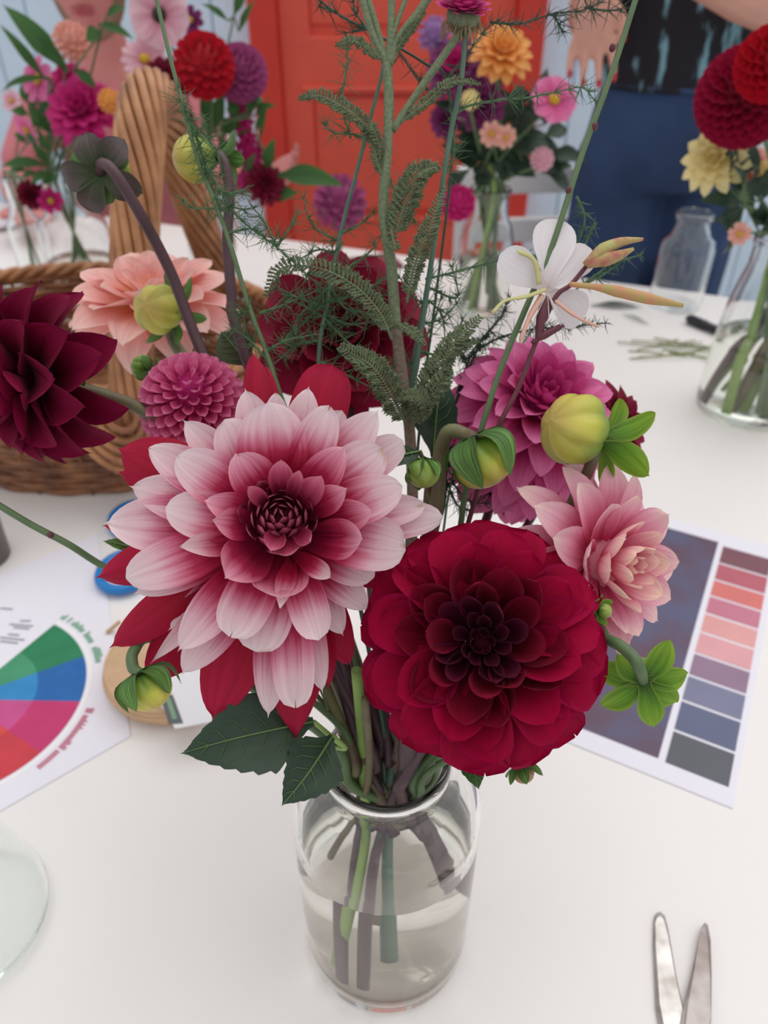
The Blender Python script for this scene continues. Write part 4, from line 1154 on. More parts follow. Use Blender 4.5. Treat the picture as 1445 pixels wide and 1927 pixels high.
mb = MB(); vs = [ell(2 * PI * k / 48, 0.86, 0.006) for k in range(48)]; vs2 = [ell(2 * PI * k / 48, 0.86, 0.001) for k in range(48)]
mb.add(vs + vs2, [tuple(range(48)), tuple(range(95, 47, -1))] + [(k, k + 48, (k + 1) % 48 + 48, (k + 1) % 48) for k in range(48)])
mb.build('basket_bottom', wick, basket, smooth=False)
# handle: front root low on the near side, over the top, down behind
hpts = [PY(246, 880, 0.745), PY(246, 760, 0.752), PY(250, 560, 0.775), PY(256, 380, 0.805), PY(262, 270, 0.835), PY(272, 190, 0.875), PY(292, 182, 0.925), PY(318, 240, 0.975), PY(346, 330, 1.02), PY(376, 420, 1.06), PY(402, 500, 1.09), PY(412, 560, 1.10)]
hpath = catmull(hpts, 12)
core = MB(); tube(core, hpath, 0.014, 10); core.build('handle_core', wick, basket)
nst = 13
t0 = None
a = None
frames = []
for i in range(len(hpath)):
    tdir = (hpath[min(i + 1, len(hpath) - 1)] - hpath[max(0, i - 1)]).normalized()
    if a is None: a = tdir.orthogonal().normalized()
    a = (a - tdir * a.dot(tdir)).normalized()
    frames.append((a.copy(), tdir.cross(a)))
for q in range(nst):
    pts = []
    for i, p in enumerate(hpath):
        f = i / (len(hpath) - 1)
        th = 2 * PI * q / nst - f * 10.5
        aa, bb = frames[i]
        rad = 0.0175 + 0.004 * math.sin(PI * f)
        pts.append(p + (aa * math.cos(th) + bb * math.sin(th)) * rad)
    mb = MB(); tube(mb, pts, 0.0047, 7); mb.build("handle_strand", wick_l, basket)
# woven bindings at the root of the handle
for q in range(5):
    mb = MB()
    c = PY(240, 800, 0.73)
    pts = []
    for k in range(25):
        th = PI * k / 24
        pts.append(c + Vector((math.cos(th) * (0.02 + q * 0.008), -0.012 - 0.002 * q, 0.03 - math.sin(th) * (0.03 + q * 0.012))))
    tube(mb, pts, 0.0042, 6); mb.build('handle_binding', wick_l, basket)

# ------------------------------------------------------------------ papers
def flat(name, pts, z, mat, parent, th=0.0003):
    n = len(pts)
    mb = MB()
    top = [Vector((p.x, p.y, TABLE + z)) for p in pts]
    bot = [Vector((p.x, p.y, TABLE + z - th)) for p in pts]
    area = sum(pts[i].x * pts[(i + 1) % n].y - pts[(i + 1) % n].x * pts[i].y for i in range(n))
    if area < 0: top.reverse(); bot.reverse()
    mb.add(top + bot, [tuple(range(n)), tuple(range(2 * n - 1, n - 1, -1))] + [(i, i + n, (i + 1) % n + n, (i + 1) % n) for i in range(n)])
    return mb.build(name, mat, parent, smooth=False)
A = PT(246, 1386); Bp = PT(192, 1060)
up = (Bp - A).normalized(); lf = Vector((-up.y, up.x, 0))
if lf.x > 0: lf = -lf
bot_dir = (PT(0, 1528) - A).normalized()
sheet = thing('colour_wheel_sheet', 'white printed sheet with a colour wheel of green, blue, pink and red sectors', 'paper', A)
flat('paper', [A, A + up * 0.30, A + up * 0.30 + bot_dir * 0.34, A + bot_dir * 0.34], 0.0012, M['paper'], sheet, 0.001)
WC = PT(-70, 1318)
WR = (PT(161, 1290) - WC).length
def ang(px, py):
    d = PT(px, py) - WC
    return math.atan2(d.y, d.x)
bounds = [ang(98, 1181), ang(155, 1238), ang(150, 1322), ang(72, 1415), ang(-40, 1500)]
def sector(a0, a1, r0, r1, n=14):
    o = [WC + Vector((math.cos(a0 + (a1 - a0) * k / n), math.sin(a0 + (a1 - a0) * k / n), 0)) * r1 for k in range(n + 1)]
    i = [WC + Vector((math.cos(a1 + (a0 - a1) * k / n), math.sin(a1 + (a0 - a1) * k / n), 0)) * r0 for k in range(n + 1)]
    return o + i
cols = [((24, 128, 84), (62, 150, 110)), ((12, 100, 176), (36, 136, 198)), ((198, 44, 108), (200, 74, 140)), ((206, 52, 66), (220, 70, 60))]
for k in range(4):
    a0, a1 = bounds[k], bounds[k + 1]
    for (r0, r1, ci) in ((0.60, 1.0, 0), (0.02, 0.60, 1)):
        flat('wheel_sector', sector(a0, a1, WR * r0, WR * r1), 0.0016, plain('printed_ink_%d%d' % (k, ci), S(*cols[k][ci]), 0.55, noise=0.12, scale=50), sheet)
ink_g, ink_r, ink_k = plain('green_ink', S(90, 160, 120), 0.7), plain('red_ink', S(196, 92, 120), 0.7), plain('grey_ink', S(150, 150, 160), 0.7)
def arc_marks(a0, a1, r, m, n):
    mb = MB()
    rr2 = random.Random(n)
    k = 0
    for k in range(n):
        if rr2.random() < 0.14: continue
        aa = a0 + (a1 - a0) * (k + 0.1) / n; ab = a0 + (a1 - a0) * (k + 0.75) / n
        h0, h1 = r, r * (1.045 if rr2.random() < 0.6 else 1.065)
        q = [WC + Vector((math.cos(x), math.sin(x), 0)) * y for x, y in ((aa, h0), (aa, h1), (ab, h1), (ab, h0))]
        mb.add([Vector((p.x, p.y, TABLE + 0.0016)) for p in q], [(0, 1, 2, 3)])
    tag(mb.build('printed_lettering', m, sheet, smooth=False), kind='stuff')
arc_marks(ang(112, 1166), ang(184, 1250), WR * 1.08, ink_g, 26)
arc_marks(ang(176, 1335), ang(72, 1448), WR * 1.08, ink_r, 36)
mb = MB()
for (x0, y0, x1, y1) in ((38, 1172, 58, 1172), (18, 1178, 62, 1182), (25, 1184, 55, 1187), (15, 1197, 36, 1199), (0, 1203, 46, 1208), (0, 1210, 34, 1214), (0, 1148, 24, 1150)):
    a_, b_ = PT(x0, y0), PT(x1, y1)
    q = [a_, b_, b_ + Vector((0, .0022, 0)), a_ + Vector((0, .0022, 0))]
    mb.add([Vector((p.x, p.y, TABLE + 0.0016)) for p in q], [(0, 1, 2, 3)])
tag(mb.build('printed_lettering', ink_k, sheet, smooth=False), kind='stuff')
# thin pale band of the wheel's outer ring
flat('wheel_ring', sector(bounds[0], bounds[4], WR * 1.015, WR * 1.05, 40), 0.0015, plain('pale_ring_ink', S(240, 238, 242), 0.7), sheet)

s_bl, s_br, s_tl = PT(1251, 1436), PT(1370, 1483), PT(1361, 1027)
s_tr = s_tl + (s_br - s_bl)
ux = (s_br - s_bl).normalized(); uy = (s_tl - s_bl).normalized()
pal = thing('palette_sheet', 'white printed sheet with a dark photo and a column of ten colour swatches, at right', 'paper', s_bl)
sw_w = (s_br - s_bl).length; sw_h = (s_tl - s_bl).length
def pp(x, y): return s_bl + ux * x + uy * y
pw = 0.135
flat('paper', [pp(-pw - 0.012, -0.018), pp(sw_w + 0.006, -0.018), pp(sw_w + 0.006, sw_h + 0.022), pp(-pw - 0.012, sw_h + 0.022)], 0.0012, M['paper'], pal, 0.001)
photo = plain('dark_purple_photo_print', S(92, 64, 84), 0.5, noise=0.4, scale=26, c2=S(84, 84, 116))
_n, _l = photo.node_tree.nodes, photo.node_tree.links
flat('photo_print', [pp(-pw, 0.001), pp(-0.006, 0.001), pp(-0.006, sw_h + 0.002), pp(-pw, sw_h + 0.002)], 0.0016, photo, pal)
swc = [(86, 88, 96), (92, 98, 128), (120, 122, 150), (146, 116, 142), (222, 160, 166), (224, 160, 158), (198, 118, 140), (214, 114, 110), (184, 92, 106), (122, 72, 84)]
tops = [0.0, 0.118, 0.232, 0.335, 0.432, 0.53, 0.622, 0.712, 0.80, 0.895, 1.0]
for k in range(10):
    y0, y1 = sw_h * tops[k], sw_h * tops[k + 1] - 0.003
    flat('swatch', [pp(0, y0), pp(sw_w, y0), pp(sw_w, y1), pp(0, y1)], 0.0016, plain('swatch_ink_%d' % k, S(*swc[k]), 0.5, noise=0.06, scale=30), pal)

# ------------------------------------------------------------------ scissors, bottom right
def blade(parent, outline, z0, mat):
    n = len(outline)
    top = [Vector((p.x, p.y, TABLE + z0 + 0.0016)) for p in outline]
    c = sum(outline, Vector()) / n
    mid = [Vector((p.x * 0.8 + c.x * 0.2, p.y * 0.9 + c.y * 0.1, TABLE + z0 + 0.0026)) for p in outline]
    bot = [Vector((p.x, p.y, TABLE + z0)) for p in outline]
    mb = MB()
    area = sum(outline[i].x * outline[(i + 1) % n].y - outline[(i + 1) % n].x * outline[i].y for i in range(n))
    if area < 0: top.reverse(); mid.reverse(); bot.reverse()
    mb.add(bot + top + mid, [tuple(range(n - 1, -1, -1)), tuple(range(2 * n, 3 * n))] + [(i, (i + 1) % n, (i + 1) % n + n, i + n) for i in range(n)] + [(i + n, (i + 1) % n + n, (i + 1) % n + 2 * n, i + 2 * n) for i in range(n)])
    return mb.build('blade', mat, parent, smooth=False)
scis = thing('scissors', 'worn steel scissors lying open at the bottom right corner', 'scissors', PT(1275, 1960))
rusty = plain('rusty_steel', S(178, 170, 168), 0.45, metal=0.7, noise=0.3, scale=45, c2=S(140, 126, 122))
rn, rl = rusty.node_tree.nodes, rusty.node_tree.links
blade(scis, [PT(1229, 1733), PT(1233, 1722), PT(1241, 1719), PT(1249, 1726), PT(1256, 1752), PT(1272, 1845), PT(1289, 1927), PT(1302, 1990), PT(1250, 1995), PT(1233, 1900), PT(1228, 1780)], 0.001, M['steel'])
blade(scis, [PT(1316, 1752), PT(1322, 1743), PT(1328, 1748), PT(1333, 1775), PT(1335, 1840), PT(1334, 1927), PT(1318, 2000), PT(1265, 2000), PT(1284, 1895), PT(1302, 1820)], 0.004, rusty)
mb = MB(); lathe(mb, [(0, 0.010), (0.003, 0.0098), (0.004, 0.007), (0.004, 0.004)], 16, shifted(Vector((PT(1290, 1985).x, PT(1290, 1985).y, TABLE)))); mb.build('screw', M['steel'], scis)
blk = plain('black_plastic', S(30, 30, 34), 0.4)
pv = PT(1290, 1985)
for s in (-1, 1):
    mb = MB()
    c = pv + Vector((0.028 * s, -0.085, 0.006))
    pts = [c + Vector((math.cos(k * PI / 12) * 0.02, math.sin(k * PI / 12) * 0.028, 0)) for k in range(25)]
    tube(mb, pts, 0.005, 8, cap=False)
    tube(mb, [pv + Vector((0, 0, 0.006)), pv + Vector((0.008 * s, -0.03, 0.006)), c + Vector((-0.006 * s, 0.026, 0))], 0.005, 8)
    mb.build('handle', blk, scis)

# ------------------------------------------------------------------ blue-handled scissors, twine spool, cup
blue = plain('blue_plastic', S(24, 122, 196), 0.35)
bs = thing('scissors', 'scissors with blue plastic finger rings lying behind the largest dahlia', 'scissors', PT(228, 1080))
for (x, y, rx, ry) in ((238, 1085, 0.026, 0.030), (250, 985, 0.022, 0.028)):
    c = PT(x, y) + Vector((0, 0, 0.008))
    mb = MB(); tube(mb, [c + Vector((math.cos(k * PI / 14) * rx, math.sin(k * PI / 14) * ry, 0)) for k in range(29)], 0.0055, 8, cap=False)
    j = PT(330, 1040) + Vector((0, 0, 0.008))
    tube(mb, [c + Vector((rx, 0, 0)), j], [0.006, 0.005], 8); mb.build('handle', blue, bs)
j = PT(330, 1040); d = (PT(460, 1055) - j)
for s in (-1, 1):
    pt = Vector((-d.y, d.x, 0)).normalized() * 0.005 * s
    blade(bs, [j + pt, j - pt * 0.4, j + d * 0.98 + pt * 0.4, j + d + pt], 0.006 + 0.002 * s, M['steel'])
twine_m = plain('natural_twine', S(214, 178, 142), 0.85, noise=0.15, scale=60, bump=0.3)
tc_ = PT(336, 1268)
spool = thing('twine_spool', 'beige twine spool lying flat with a white label, under the largest dahlia', 'spool', tc_)
mb = MB()
lathe(mb, [(0.0, 0.001), (0.056, 0.001), (0.062, 0.006), (0.064, 0.014), (0.062, 0.022), (0.056, 0.027), (0.0, 0.027)], 48, shifted(tc_)); mb.build('twine_roll', twine_m, spool)
for q in range(5):
    mb = MB(); rr_ = 0.0633 - abs(q - 2) * 0.0012
    tube(mb, [tc_ + Vector((math.cos(k * PI / 24) * rr_, math.sin(k * PI / 24) * rr_, 0.006 + q * 0.004)) for k in range(49)], 0.0021, 5, cap=False); mb.build('twine_strand', twine_m, spool)
lab_m, lab_d = plain('white_label', S(230, 230, 234), 0.6), plain('dark_label_panel', S(92, 96, 98), 0.6)
lab_g = plain('label_green_print', S(124, 158, 128), 0.6)
def tq_(x, y): return PT(x, y, 0.028)
flat('label', [tq_(290, 1308), tq_(330, 1372), tq_(432, 1352), tq_(400, 1215), tq_(300, 1220)], 0.0285, lab_m, spool)
flat('label_panel', [tq_(300, 1310), tq_(325, 1308), tq_(345, 1362), tq_(318, 1364)], 0.0289, lab_d, spool)
flat('label_print', [tq_(312, 1316), tq_(321, 1315), tq_(334, 1354), tq_(325, 1356)], 0.0293, lab_g, spool)
mb = MB(); tube(mb, catmull([PT(225, 1170, 0.012), PT(206, 1186, 0.004), PT(200, 1190, 0.003)], 6), 0.002, 6); mb.build('loose_end', twine_m, spool)
cupm = plain('grey_metal', S(120, 116, 114), 0.4, metal=0.6)
cc = PT(-34, 1050)
mb = MB(); lathe(mb, [(0.0, 0.001), (0.03, 0.001), (0.031, 0.05), (0.032, 0.085), (0.03, 0.085), (0.029, 0.05), (0.028, 0.004), (0.0, 0.004)], 32, shifted(cc))
solo(mb.build('metal_cup', cupm), 'grey metal cup cut off by the left edge beside the basket', 'cup')

# ------------------------------------------------------------------ bottles
def bottle(name, label, base, prof, mat, cat='bottle', th=0.0025, water=None, seg=40):
    root = None
    inner_ = [(max(0.0, r - th), max(z, th * 1.6)) for r, z in reversed(prof) if r > 0]
    mb = MB(); lathe(mb, prof + inner_ + [(0.0, th * 1.6)], seg, shifted(base + Vector((0, 0, 0.0005))))
    o = mb.build(name, mat)
    solo(o, label, cat)
    if water:
        wz, wlab = water
        wp = [(0.0, th * 1.5)]
        for r, z in prof:
            if r > th and th * 1.6 < z < wz: wp.append((r - th + 0.0003, z))
        # radius at the water line
        for (r0, z0), (r1, z1) in zip(prof, prof[1:]):
            if z0 <= wz <= z1 and z1 > z0:
                wp.append((r0 + (r1 - r0) * (wz - z0) / (z1 - z0) - th + 0.0003, wz))
        wp.append((0.0, wz))
        wp.insert(1, (prof[1][0] - th, th * 1.5))
        mb = MB(); lathe(mb, wp, seg, shifted(base + Vector((0, 0, 0.0005))))
        solo(mb.build('water', M['water']), wlab, 'water')
    return o
def prof_round(r, h, rn_, hn, sh=0.8):
    return [(0.0, 0.0), (r * 0.86, 0.0), (r * 0.97, r * 0.06), (r, r * 0.2), (r, h * sh * 0.82), (r * 0.94, h * sh * 0.93), (r * 0.72, h * sh), (rn_ * 1.1, h * sh + (h - h * sh) * 0.25), (rn_, h * sh + (h - h * sh) * 0.4), (rn_, h - 0.012), (rn_ * 1.14, h - 0.010), (rn_ * 1.14, h - 0.003), (rn_ * 1.05, h)]
# conical bottle at the bottom left corner
fb = PT(-62, 1735)
bottle('conical_bottle', 'greenish clear conical bottle cut off by the lower left edge', fb, [(0.0, 0.0), (0.050, 0.0), (0.055, 0.004), (0.0570, 0.012), (0.0545, 0.03), (0.046, 0.070), (0.036, 0.115), (0.024, 0.155), (0.019, 0.168), (0.019, 0.185), (0.021, 0.187), (0.021, 0.194)], M['glass_green'], th=0.0022)
# vase of the right bouquet
RV = PT(1402, 770); RV.z = TABLE
bottle('glass_vase', 'tall clear bottle vase of the crimson and cream bouquet, right edge', RV, [(0.0, 0.0), (0.062, 0.0), (0.068, 0.004), (0.070, 0.012), (0.070, 0.06), (0.068, 0.10), (0.063, 0.15), (0.056, 0.185), (0.051, 0.205), (0.050, 0.232), (0.053, 0.236), (0.053, 0.243), (0.050, 0.245)], M['glass_thin'], 'vase', water=(0.11, 'water in the tall bottle vase at the right edge'))
# vase of the middle bouquet
MV = PT(905, 585); MV.z = TABLE
bottle('glass_vase', 'clear bottle vase of the yellow and purple bouquet in front of the red door', MV, [(0.0, 0.0), (0.040, 0.0), (0.044, 0.003), (0.046, 0.012), (0.046, 0.13), (0.042, 0.15), (0.035, 0.165), (0.032, 0.18), (0.032, 0.205), (0.036, 0.21), (0.034, 0.214)], M['glass_thin'], 'vase', water=(0.10, 'water in the bottle vase in front of the red door'))
# small empty bottle by the jeans
SB = PT(1268, 575); SB.z = TABLE
bottle('small_bottle', 'small empty clear bottle standing in front of the blue jeans', SB, prof_round(0.047, 0.168, 0.028, 0.14, 0.76), M['glass_thin'])
# round bottle behind the basket and its slim neighbour
LV = PY(158, 520, 1.42); LV.z = TABLE
bottle('glass_vase', 'broad clear bottle vase behind the basket at left', LV, prof_round(0.062, 0.21, 0.03, 0.18, 0.72), M['glass_thin'], 'vase', water=(0.07, 'water in the broad bottle vase behind the basket'))
LV2 = PY(62, 480, 1.48); LV2.z = TABLE
bottle('glass_vase', 'slim clear bottle vase at the far left behind the basket', LV2, prof_round(0.032, 0.20, 0.016, 0.18, 0.66), M['glass_thin'], 'vase')
LV3 = PY(400, 470, 1.35); LV3.z = TABLE
bottle('glass_vase', 'clear bottle vase behind the basket handle holding the red and mauve flowers', LV3, prof_round(0.042, 0.19, 0.026, 0.17, 0.74), M['glass_thin'], 'vase', water=(0.08, 'water in the bottle vase behind the basket handle'))

# ------------------------------------------------------------------ far bouquets
M['f_red'] = petal_mat('bright_red_petal', [(0, S(130, 0, 20)), (0.5, S(180, 6, 30)), (1, S(200, 20, 44))])
M['f_dark'] = petal_mat('dark_red_petal', [(0, S(60, 0, 20)), (0.5, S(106, 4, 36)), (1, S(128, 10, 50))])
M['f_mauve'] = petal_mat('mauve_petal', [(0, S(120, 40, 90)), (0.5, S(166, 72, 126)), (1, S(184, 92, 144))])
M['f_pink'] = petal_mat('pink_petal', [(0, S(200, 60, 120)), (0.5, S(224, 104, 160)), (1, S(232, 134, 180))])
M['f_pale'] = petal_mat('pale_pink_petal', [(0, S(210, 130, 150)), (0.5, S(228, 176, 190)), (1, S(236, 200, 208))])
M['f_peach'] = petal_mat('salmon_petal', [(0, S(220, 140, 120)), (0.5, S(232, 166, 150)), (1, S(238, 184, 168))])
M['f_orange'] = petal_mat('apricot_petal', [(0, S(214, 130, 48)), (0.5, S(236, 164, 82)), (1, S(240, 180, 108))])
M['f_cream'] = petal_mat('cream_petal', [(0, S(222, 200, 120)), (0.5, S(238, 222, 156)), (1, S(242, 230, 176))])
M['f_lilac'] = petal_mat('lilac_petal', [(0, S(130, 90, 150)), (0.5, S(160, 120, 176)), (1, S(176, 140, 190))])
M['f_crim'] = petal_mat('crimson_pompon_petal', [(0, S(100, 0, 30)), (0.5, S(150, 6, 48)), (1, S(172, 24, 70))])
M['f_hot'] = petal_mat('hot_pink_petal', [(0, S(150, 8, 84)), (0.5, S(190, 24, 108)), (1, S(206, 50, 130))])
M['f_purple'] = petal_mat('purple_petal', [(0, S(84, 20, 70)), (0.5, S(120, 40, 96)), (1, S(142, 62, 116))])
M['f_yellow'] = plain('yellow_disc', S(206, 160, 40), 0.8, noise=0.3, scale=300)
M['f_dkdisc'] = plain('dark_disc', S(46, 40, 30), 0.8)
def vase_route(V, h, rn_, k, r=None, zb=0.015):
    a = k * 2.4
    return [V + Vector((math.cos(a) * rn_, math.sin(a) * rn_, h + 0.01)), V + Vector((math.cos(a) * rn_ * 0.8, math.sin(a) * rn_ * 0.8, h - 0.03)), V + Vector((-math.cos(a) * rn_ * 1.3, -math.sin(a) * rn_ * 1.3, zb + 0.004 * (k % 5)))]
FK = [0]
def far_pompon(label, px, py, Y, rpx, mk, V, h, rn_, N=(0, -0.75, 0.5), n=90, stem='stem_green', name='pompon_dahlia', parts=False, wide=0.4):
    C = PY(px, py, Y)
    t = (C - CAM).dot(_F)
    FK[0] += 1
    return pompon(name, label, C, Vector(N), rpx * t / FPX, n, mk, vase_route(V, h, rn_, FK[0]), M[stem], 0.0026, seed=FK[0], as_parts=parts, wide=wide, cup=1.2, tip='round')
far_rings = lambda a, b: [(5, .15, .36, .04, .1, .22, 1.1, -.05, 0, b, 'round'), (8, .42, .40, .08, .05, .32, 1.0, -.05, 0, b, 'point'), (10, .70, .30, .1, 0, .40, .8, 0, 0, a, 'point'), (12, .92, .08, .1, -.1, .42, .7, .05, -.03, a, 'point'), (12, 1.0, -.22, .1, -.2, .42, .6, .08, -.06, a, 'point')]
def far_dahlia(label, px, py, Y, rpx, a, b, V, h, rn_, N=(0, -0.7, 0.6), stem='stem_green', name='dahlia'):
    C = PY(px, py, Y); t = (C - CAM).dot(_F); FK[0] += 1
    return dahlia(label, C, Vector(N), rpx * t / FPX, far_rings(a, b), FK[0] + 100, vase_route(V, h, rn_, FK[0]), M[stem], 0.0026, b, nu=4, nv=5, name=name)
def far_daisy(label, px, py, Y, rpx, mk, V, h, rn_, N=(0, -0.9, 0.3), n=8, disc='f_yellow', name='cosmos', w_=0.55, rings=1):
    C = PY(px, py, Y); t = (C - CAM).dot(_F); FK[0] += 1
    R = rpx * t / FPX
    rt = vase_route(V, h, rn_, FK[0])
    root = thing(name, label, 'flower', rt[-1])
    FM = basis(C, Vector(N))
    rg = [(n, 1.0, .06, .12, 0, w_, .4, .03, -.04, mk, 'blunt')]
    if rings > 1: rg.append((n, .95, -.1, .12, -.04, w_, .4, .03, -.04, mk, 'blunt'))
    ring_petals(root, FM, R, rg, FK[0], 1.0, 4, 5)
    mb = MB(); vs, fs = sphere_geo(12, 8)
    mb.add([FM @ Vector((v.x * .24, v.y * .24, v.z * .13 + .05)) .__mul__(R) for v in vs], fs); mb.build('disc', M[disc], root)
    stem_part(root, [FM @ Vector((0, 0, -0.02 * R)), FM @ Vector((0, 0, -0.025))] + rt, 0.0016, 0.0018, M['stem_green'])
    return root
VL = (LV, 0.21, 0.02)
VH = (LV3, 0.19, 0.016)
VS = (LV2, 0.20, 0.008)
VM = (MV, 0.214, 0.02)
VR = (RV, 0.245, 0.034)
far_dahlia('magenta dahlia of the far left bouquet, above the purplish bud', 152, 205, 1.30, 72, 'f_hot', 'f_hot', *VL)
far_dahlia('hot pink dahlia tilted up over the magenta one, far left bouquet', 125, 150, 1.42, 42, 'f_hot', 'f_hot', *VL, N=(-0.3, -0.5, 0.7))
far_daisy('small pale pink daisy at the far left edge among the leaves', 22, 190, 1.42, 22, 'f_pale', *VS, N=(-0.2, -0.8, 0.4))
far_pompon('pink frilled flower left of the magenta dahlia in the far left bouquet', 88, 205, 1.40, 26, 'f_pink', *VL, n=50, name='carnation')
far_daisy('pink cosmos at the left under the long green leaf', 72, 150, 1.35, 42, 'f_pink', *VL, N=(-0.4, -0.7, 0.3))
far_daisy('pink cosmos drooping at the far left below the other cosmos', 52, 245, 1.40, 36, 'f_pink', *VS, N=(-0.5, -0.6, -0.2))
far_pompon('fluffy salmon carnation at the top left', 135, 78, 1.38, 34, 'f_peach', *VL, n=60, name='carnation')
far_daisy('pale pink flower with a dark centre at the top left', 300, 28, 1.38, 58, 'f_pale', *VH, disc='f_dkdisc', name='anemone', w_=0.8)
far_daisy('pale pink many-petalled aster between the face and the red dahlia', 272, 112, 1.36, 44, 'f_pale', *VH, n=14, name='aster', w_=0.3, rings=2, N=(0.2, -0.6, 0.5))
far_dahlia('dark red dahlia left of the bright red one behind the handle', 308, 150, 1.30, 50, 'f_dark', 'f_dark', *VH)
far_pompon('bright red dahlia behind the basket handle', 384, 124, 1.28, 56, 'f_red', *VH, n=80)
far_pompon('mauve pompon dahlia beside the bright red one', 452, 138, 1.33, 50, 'f_mauve', *VH, n=110)
far_pompon('small orange flower peeping out left of the basket handle', 207, 190, 1.28, 22, 'f_orange', *VL, n=40, name='marigold')
far_dahlia('dark red dahlia low behind the fern stem', 330, 232, 1.30, 40, 'f_dark', 'f_dark', *VH)
far_dahlia('maroon dahlia beside the green leaf low in front of the red door', 500, 345, 1.34, 42, 'f_dark', 'f_dark', *VH, N=(0.3, -0.7, 0.4))
far_daisy('purple cosmos with a yellow centre at the top behind the fern stem', 358, 38, 1.42, 26, 'f_purple', *VH)
far_dahlia('small dark red dahlia drooping over the slim bottle at left', 58, 368, 1.38, 30, 'f_dark', 'f_dark', *VS, N=(0, -0.8, 0.0))
far_daisy('dark pink cosmos beside the small dark red dahlia at left', 95, 378, 1.36, 24, 'f_hot', *VS, N=(0.4, -0.7, 0.2))
# hot pink plume
def plume(label, pts, Y, rpx, mk, V, h, rn_, name='amaranth'):
    FK[0] += 1
    rt = vase_route(V, h, rn_, FK[0])
    root = thing(name, label, 'flower', rt[-1])
    path = catmull([PY(x, y, Y) for x, y in pts], 10)
    t = (path[0] - CAM).dot(_F)
    mb = MB(); r = random.Random(FK[0])
    n = len(path)
    for i in range(260):
        f = r.random()
        k = min(n - 2, int(f * (n - 1)))
        R = rpx * t / FPX * math.sin(PI * min(0.97, 0.12 + 0.8 * f)) ** 0.6
        d = Vector((r.gauss(0, 1), r.gauss(0, 1), r.gauss(0, 1))).normalized()
        ball(mb, path[k] + d * R * r.uniform(0.5, 1), 0.0042, 6, 4)
    tube(mb, path, rpx * t / FPX * 0.55, 7)
    tag(mb.build('florets', M[mk], root), kind='stuff')
    stem_part(root, [path[-1]] + rt, 0.002, 0.002, M['stem_green'])
    return root
plume('hot pink feathery plume below the mauve pompon dahlia', [(440, 190), (455, 230), (468, 280), (478, 315), (450, 345)], 1.36, 26, 'f_hot', *VH, name='celosia')
far_pompon('lilac-pink scabious low in front of the red door', 640, 382, 1.42, 50, 'f_mauve', PY(640, 470, 1.45) * 1, 0.02, 0.004, n=60, N=(0, -0.5, 0.8), name='scabious')
# middle bouquet
far_dahlia('apricot-yellow dahlia in front of the red door edge', 945, 95, 1.26, 64, 'f_orange', 'f_orange', *VM, N=(0.1, -0.6, 0.75))
far_dahlia('magenta-purple dahlia left of the apricot one', 858, 125, 1.32, 62, 'f_purple', 'f_hot', *VM, N=(-0.2, -0.7, 0.6))
far_dahlia('deep purple dahlia below the apricot one', 905, 195, 1.30, 52, 'f_purple', 'f_purple', *VM, N=(0, -0.9, 0.2))
far_dahlia('small plum dahlia at the left side of the middle bouquet', 838, 225, 1.34, 38, 'f_purple', 'f_purple', *VM, N=(-0.5, -0.7, 0.2))
far_daisy('pink cosmos with an orange centre beside the white chair', 1042, 188, 1.25, 46, 'f_pink', *VM, N=(0.15, -0.75, 0.55), w_=0.75)
far_pompon('small lilac flower left of the magenta scabious head', 818, 66, 1.36, 32, 'f_lilac', *VM, n=40, name='statice', N=(-0.2, -0.4, 0.8))
far_pompon('little yellow flower low in the middle bouquet', 885, 188, 1.24, 18, 'f_cream', *VM, n=30, name='tansy')
far_pompon('pink spotted flower cluster right of the yarrow in front of the red door', 862, 382, 1.22, 32, 'f_hot', *VM, n=50, name='valerian')
far_daisy('small orange-red flower in the foliage of the middle bouquet', 925, 252, 1.24, 24, 'f_peach', *VM, N=(0, -0.9, 0.1))
far_daisy('orange-red tubular flower right of the other in the middle foliage', 952, 258, 1.24, 22, 'f_peach', *VM, N=(0.3, -0.9, 0.0))
far_pompon('small pink aster low right in the middle bouquet', 1020, 300, 1.28, 22, 'f_pale', *VM, n=40, name='aster')
# right bouquet
far_pompon('big crimson pompon dahlia at the right edge', 1402, 182, 0.95, 88, 'f_crim', *VR, n=220, N=(-0.2, -0.75, 0.5), parts=True, wide=0.3)
far_pompon('bright crimson dahlia cut off at the right edge above the pompon', 1452, 120, 0.88, 66, 'f_red', *VR, n=140, parts=True)
far_dahlia('cream-yellow dahlia below the crimson pompon at the right', 1345, 298, 0.98, 66, 'f_cream', 'f_cream', *VR, N=(-0.5, -0.6, 0.4))
far_dahlia('pale apricot dahlia behind the stems of the right bouquet', 1425, 320, 1.0, 44, 'f_peach', 'f_cream', *VR, N=(0.3, -0.7, 0.2))
far_daisy('small orange-red flower on the lip of the right bottle vase', 1392, 440, 0.93, 22, 'f_peach', *VR, N=(-0.3, -0.9, 0.2))

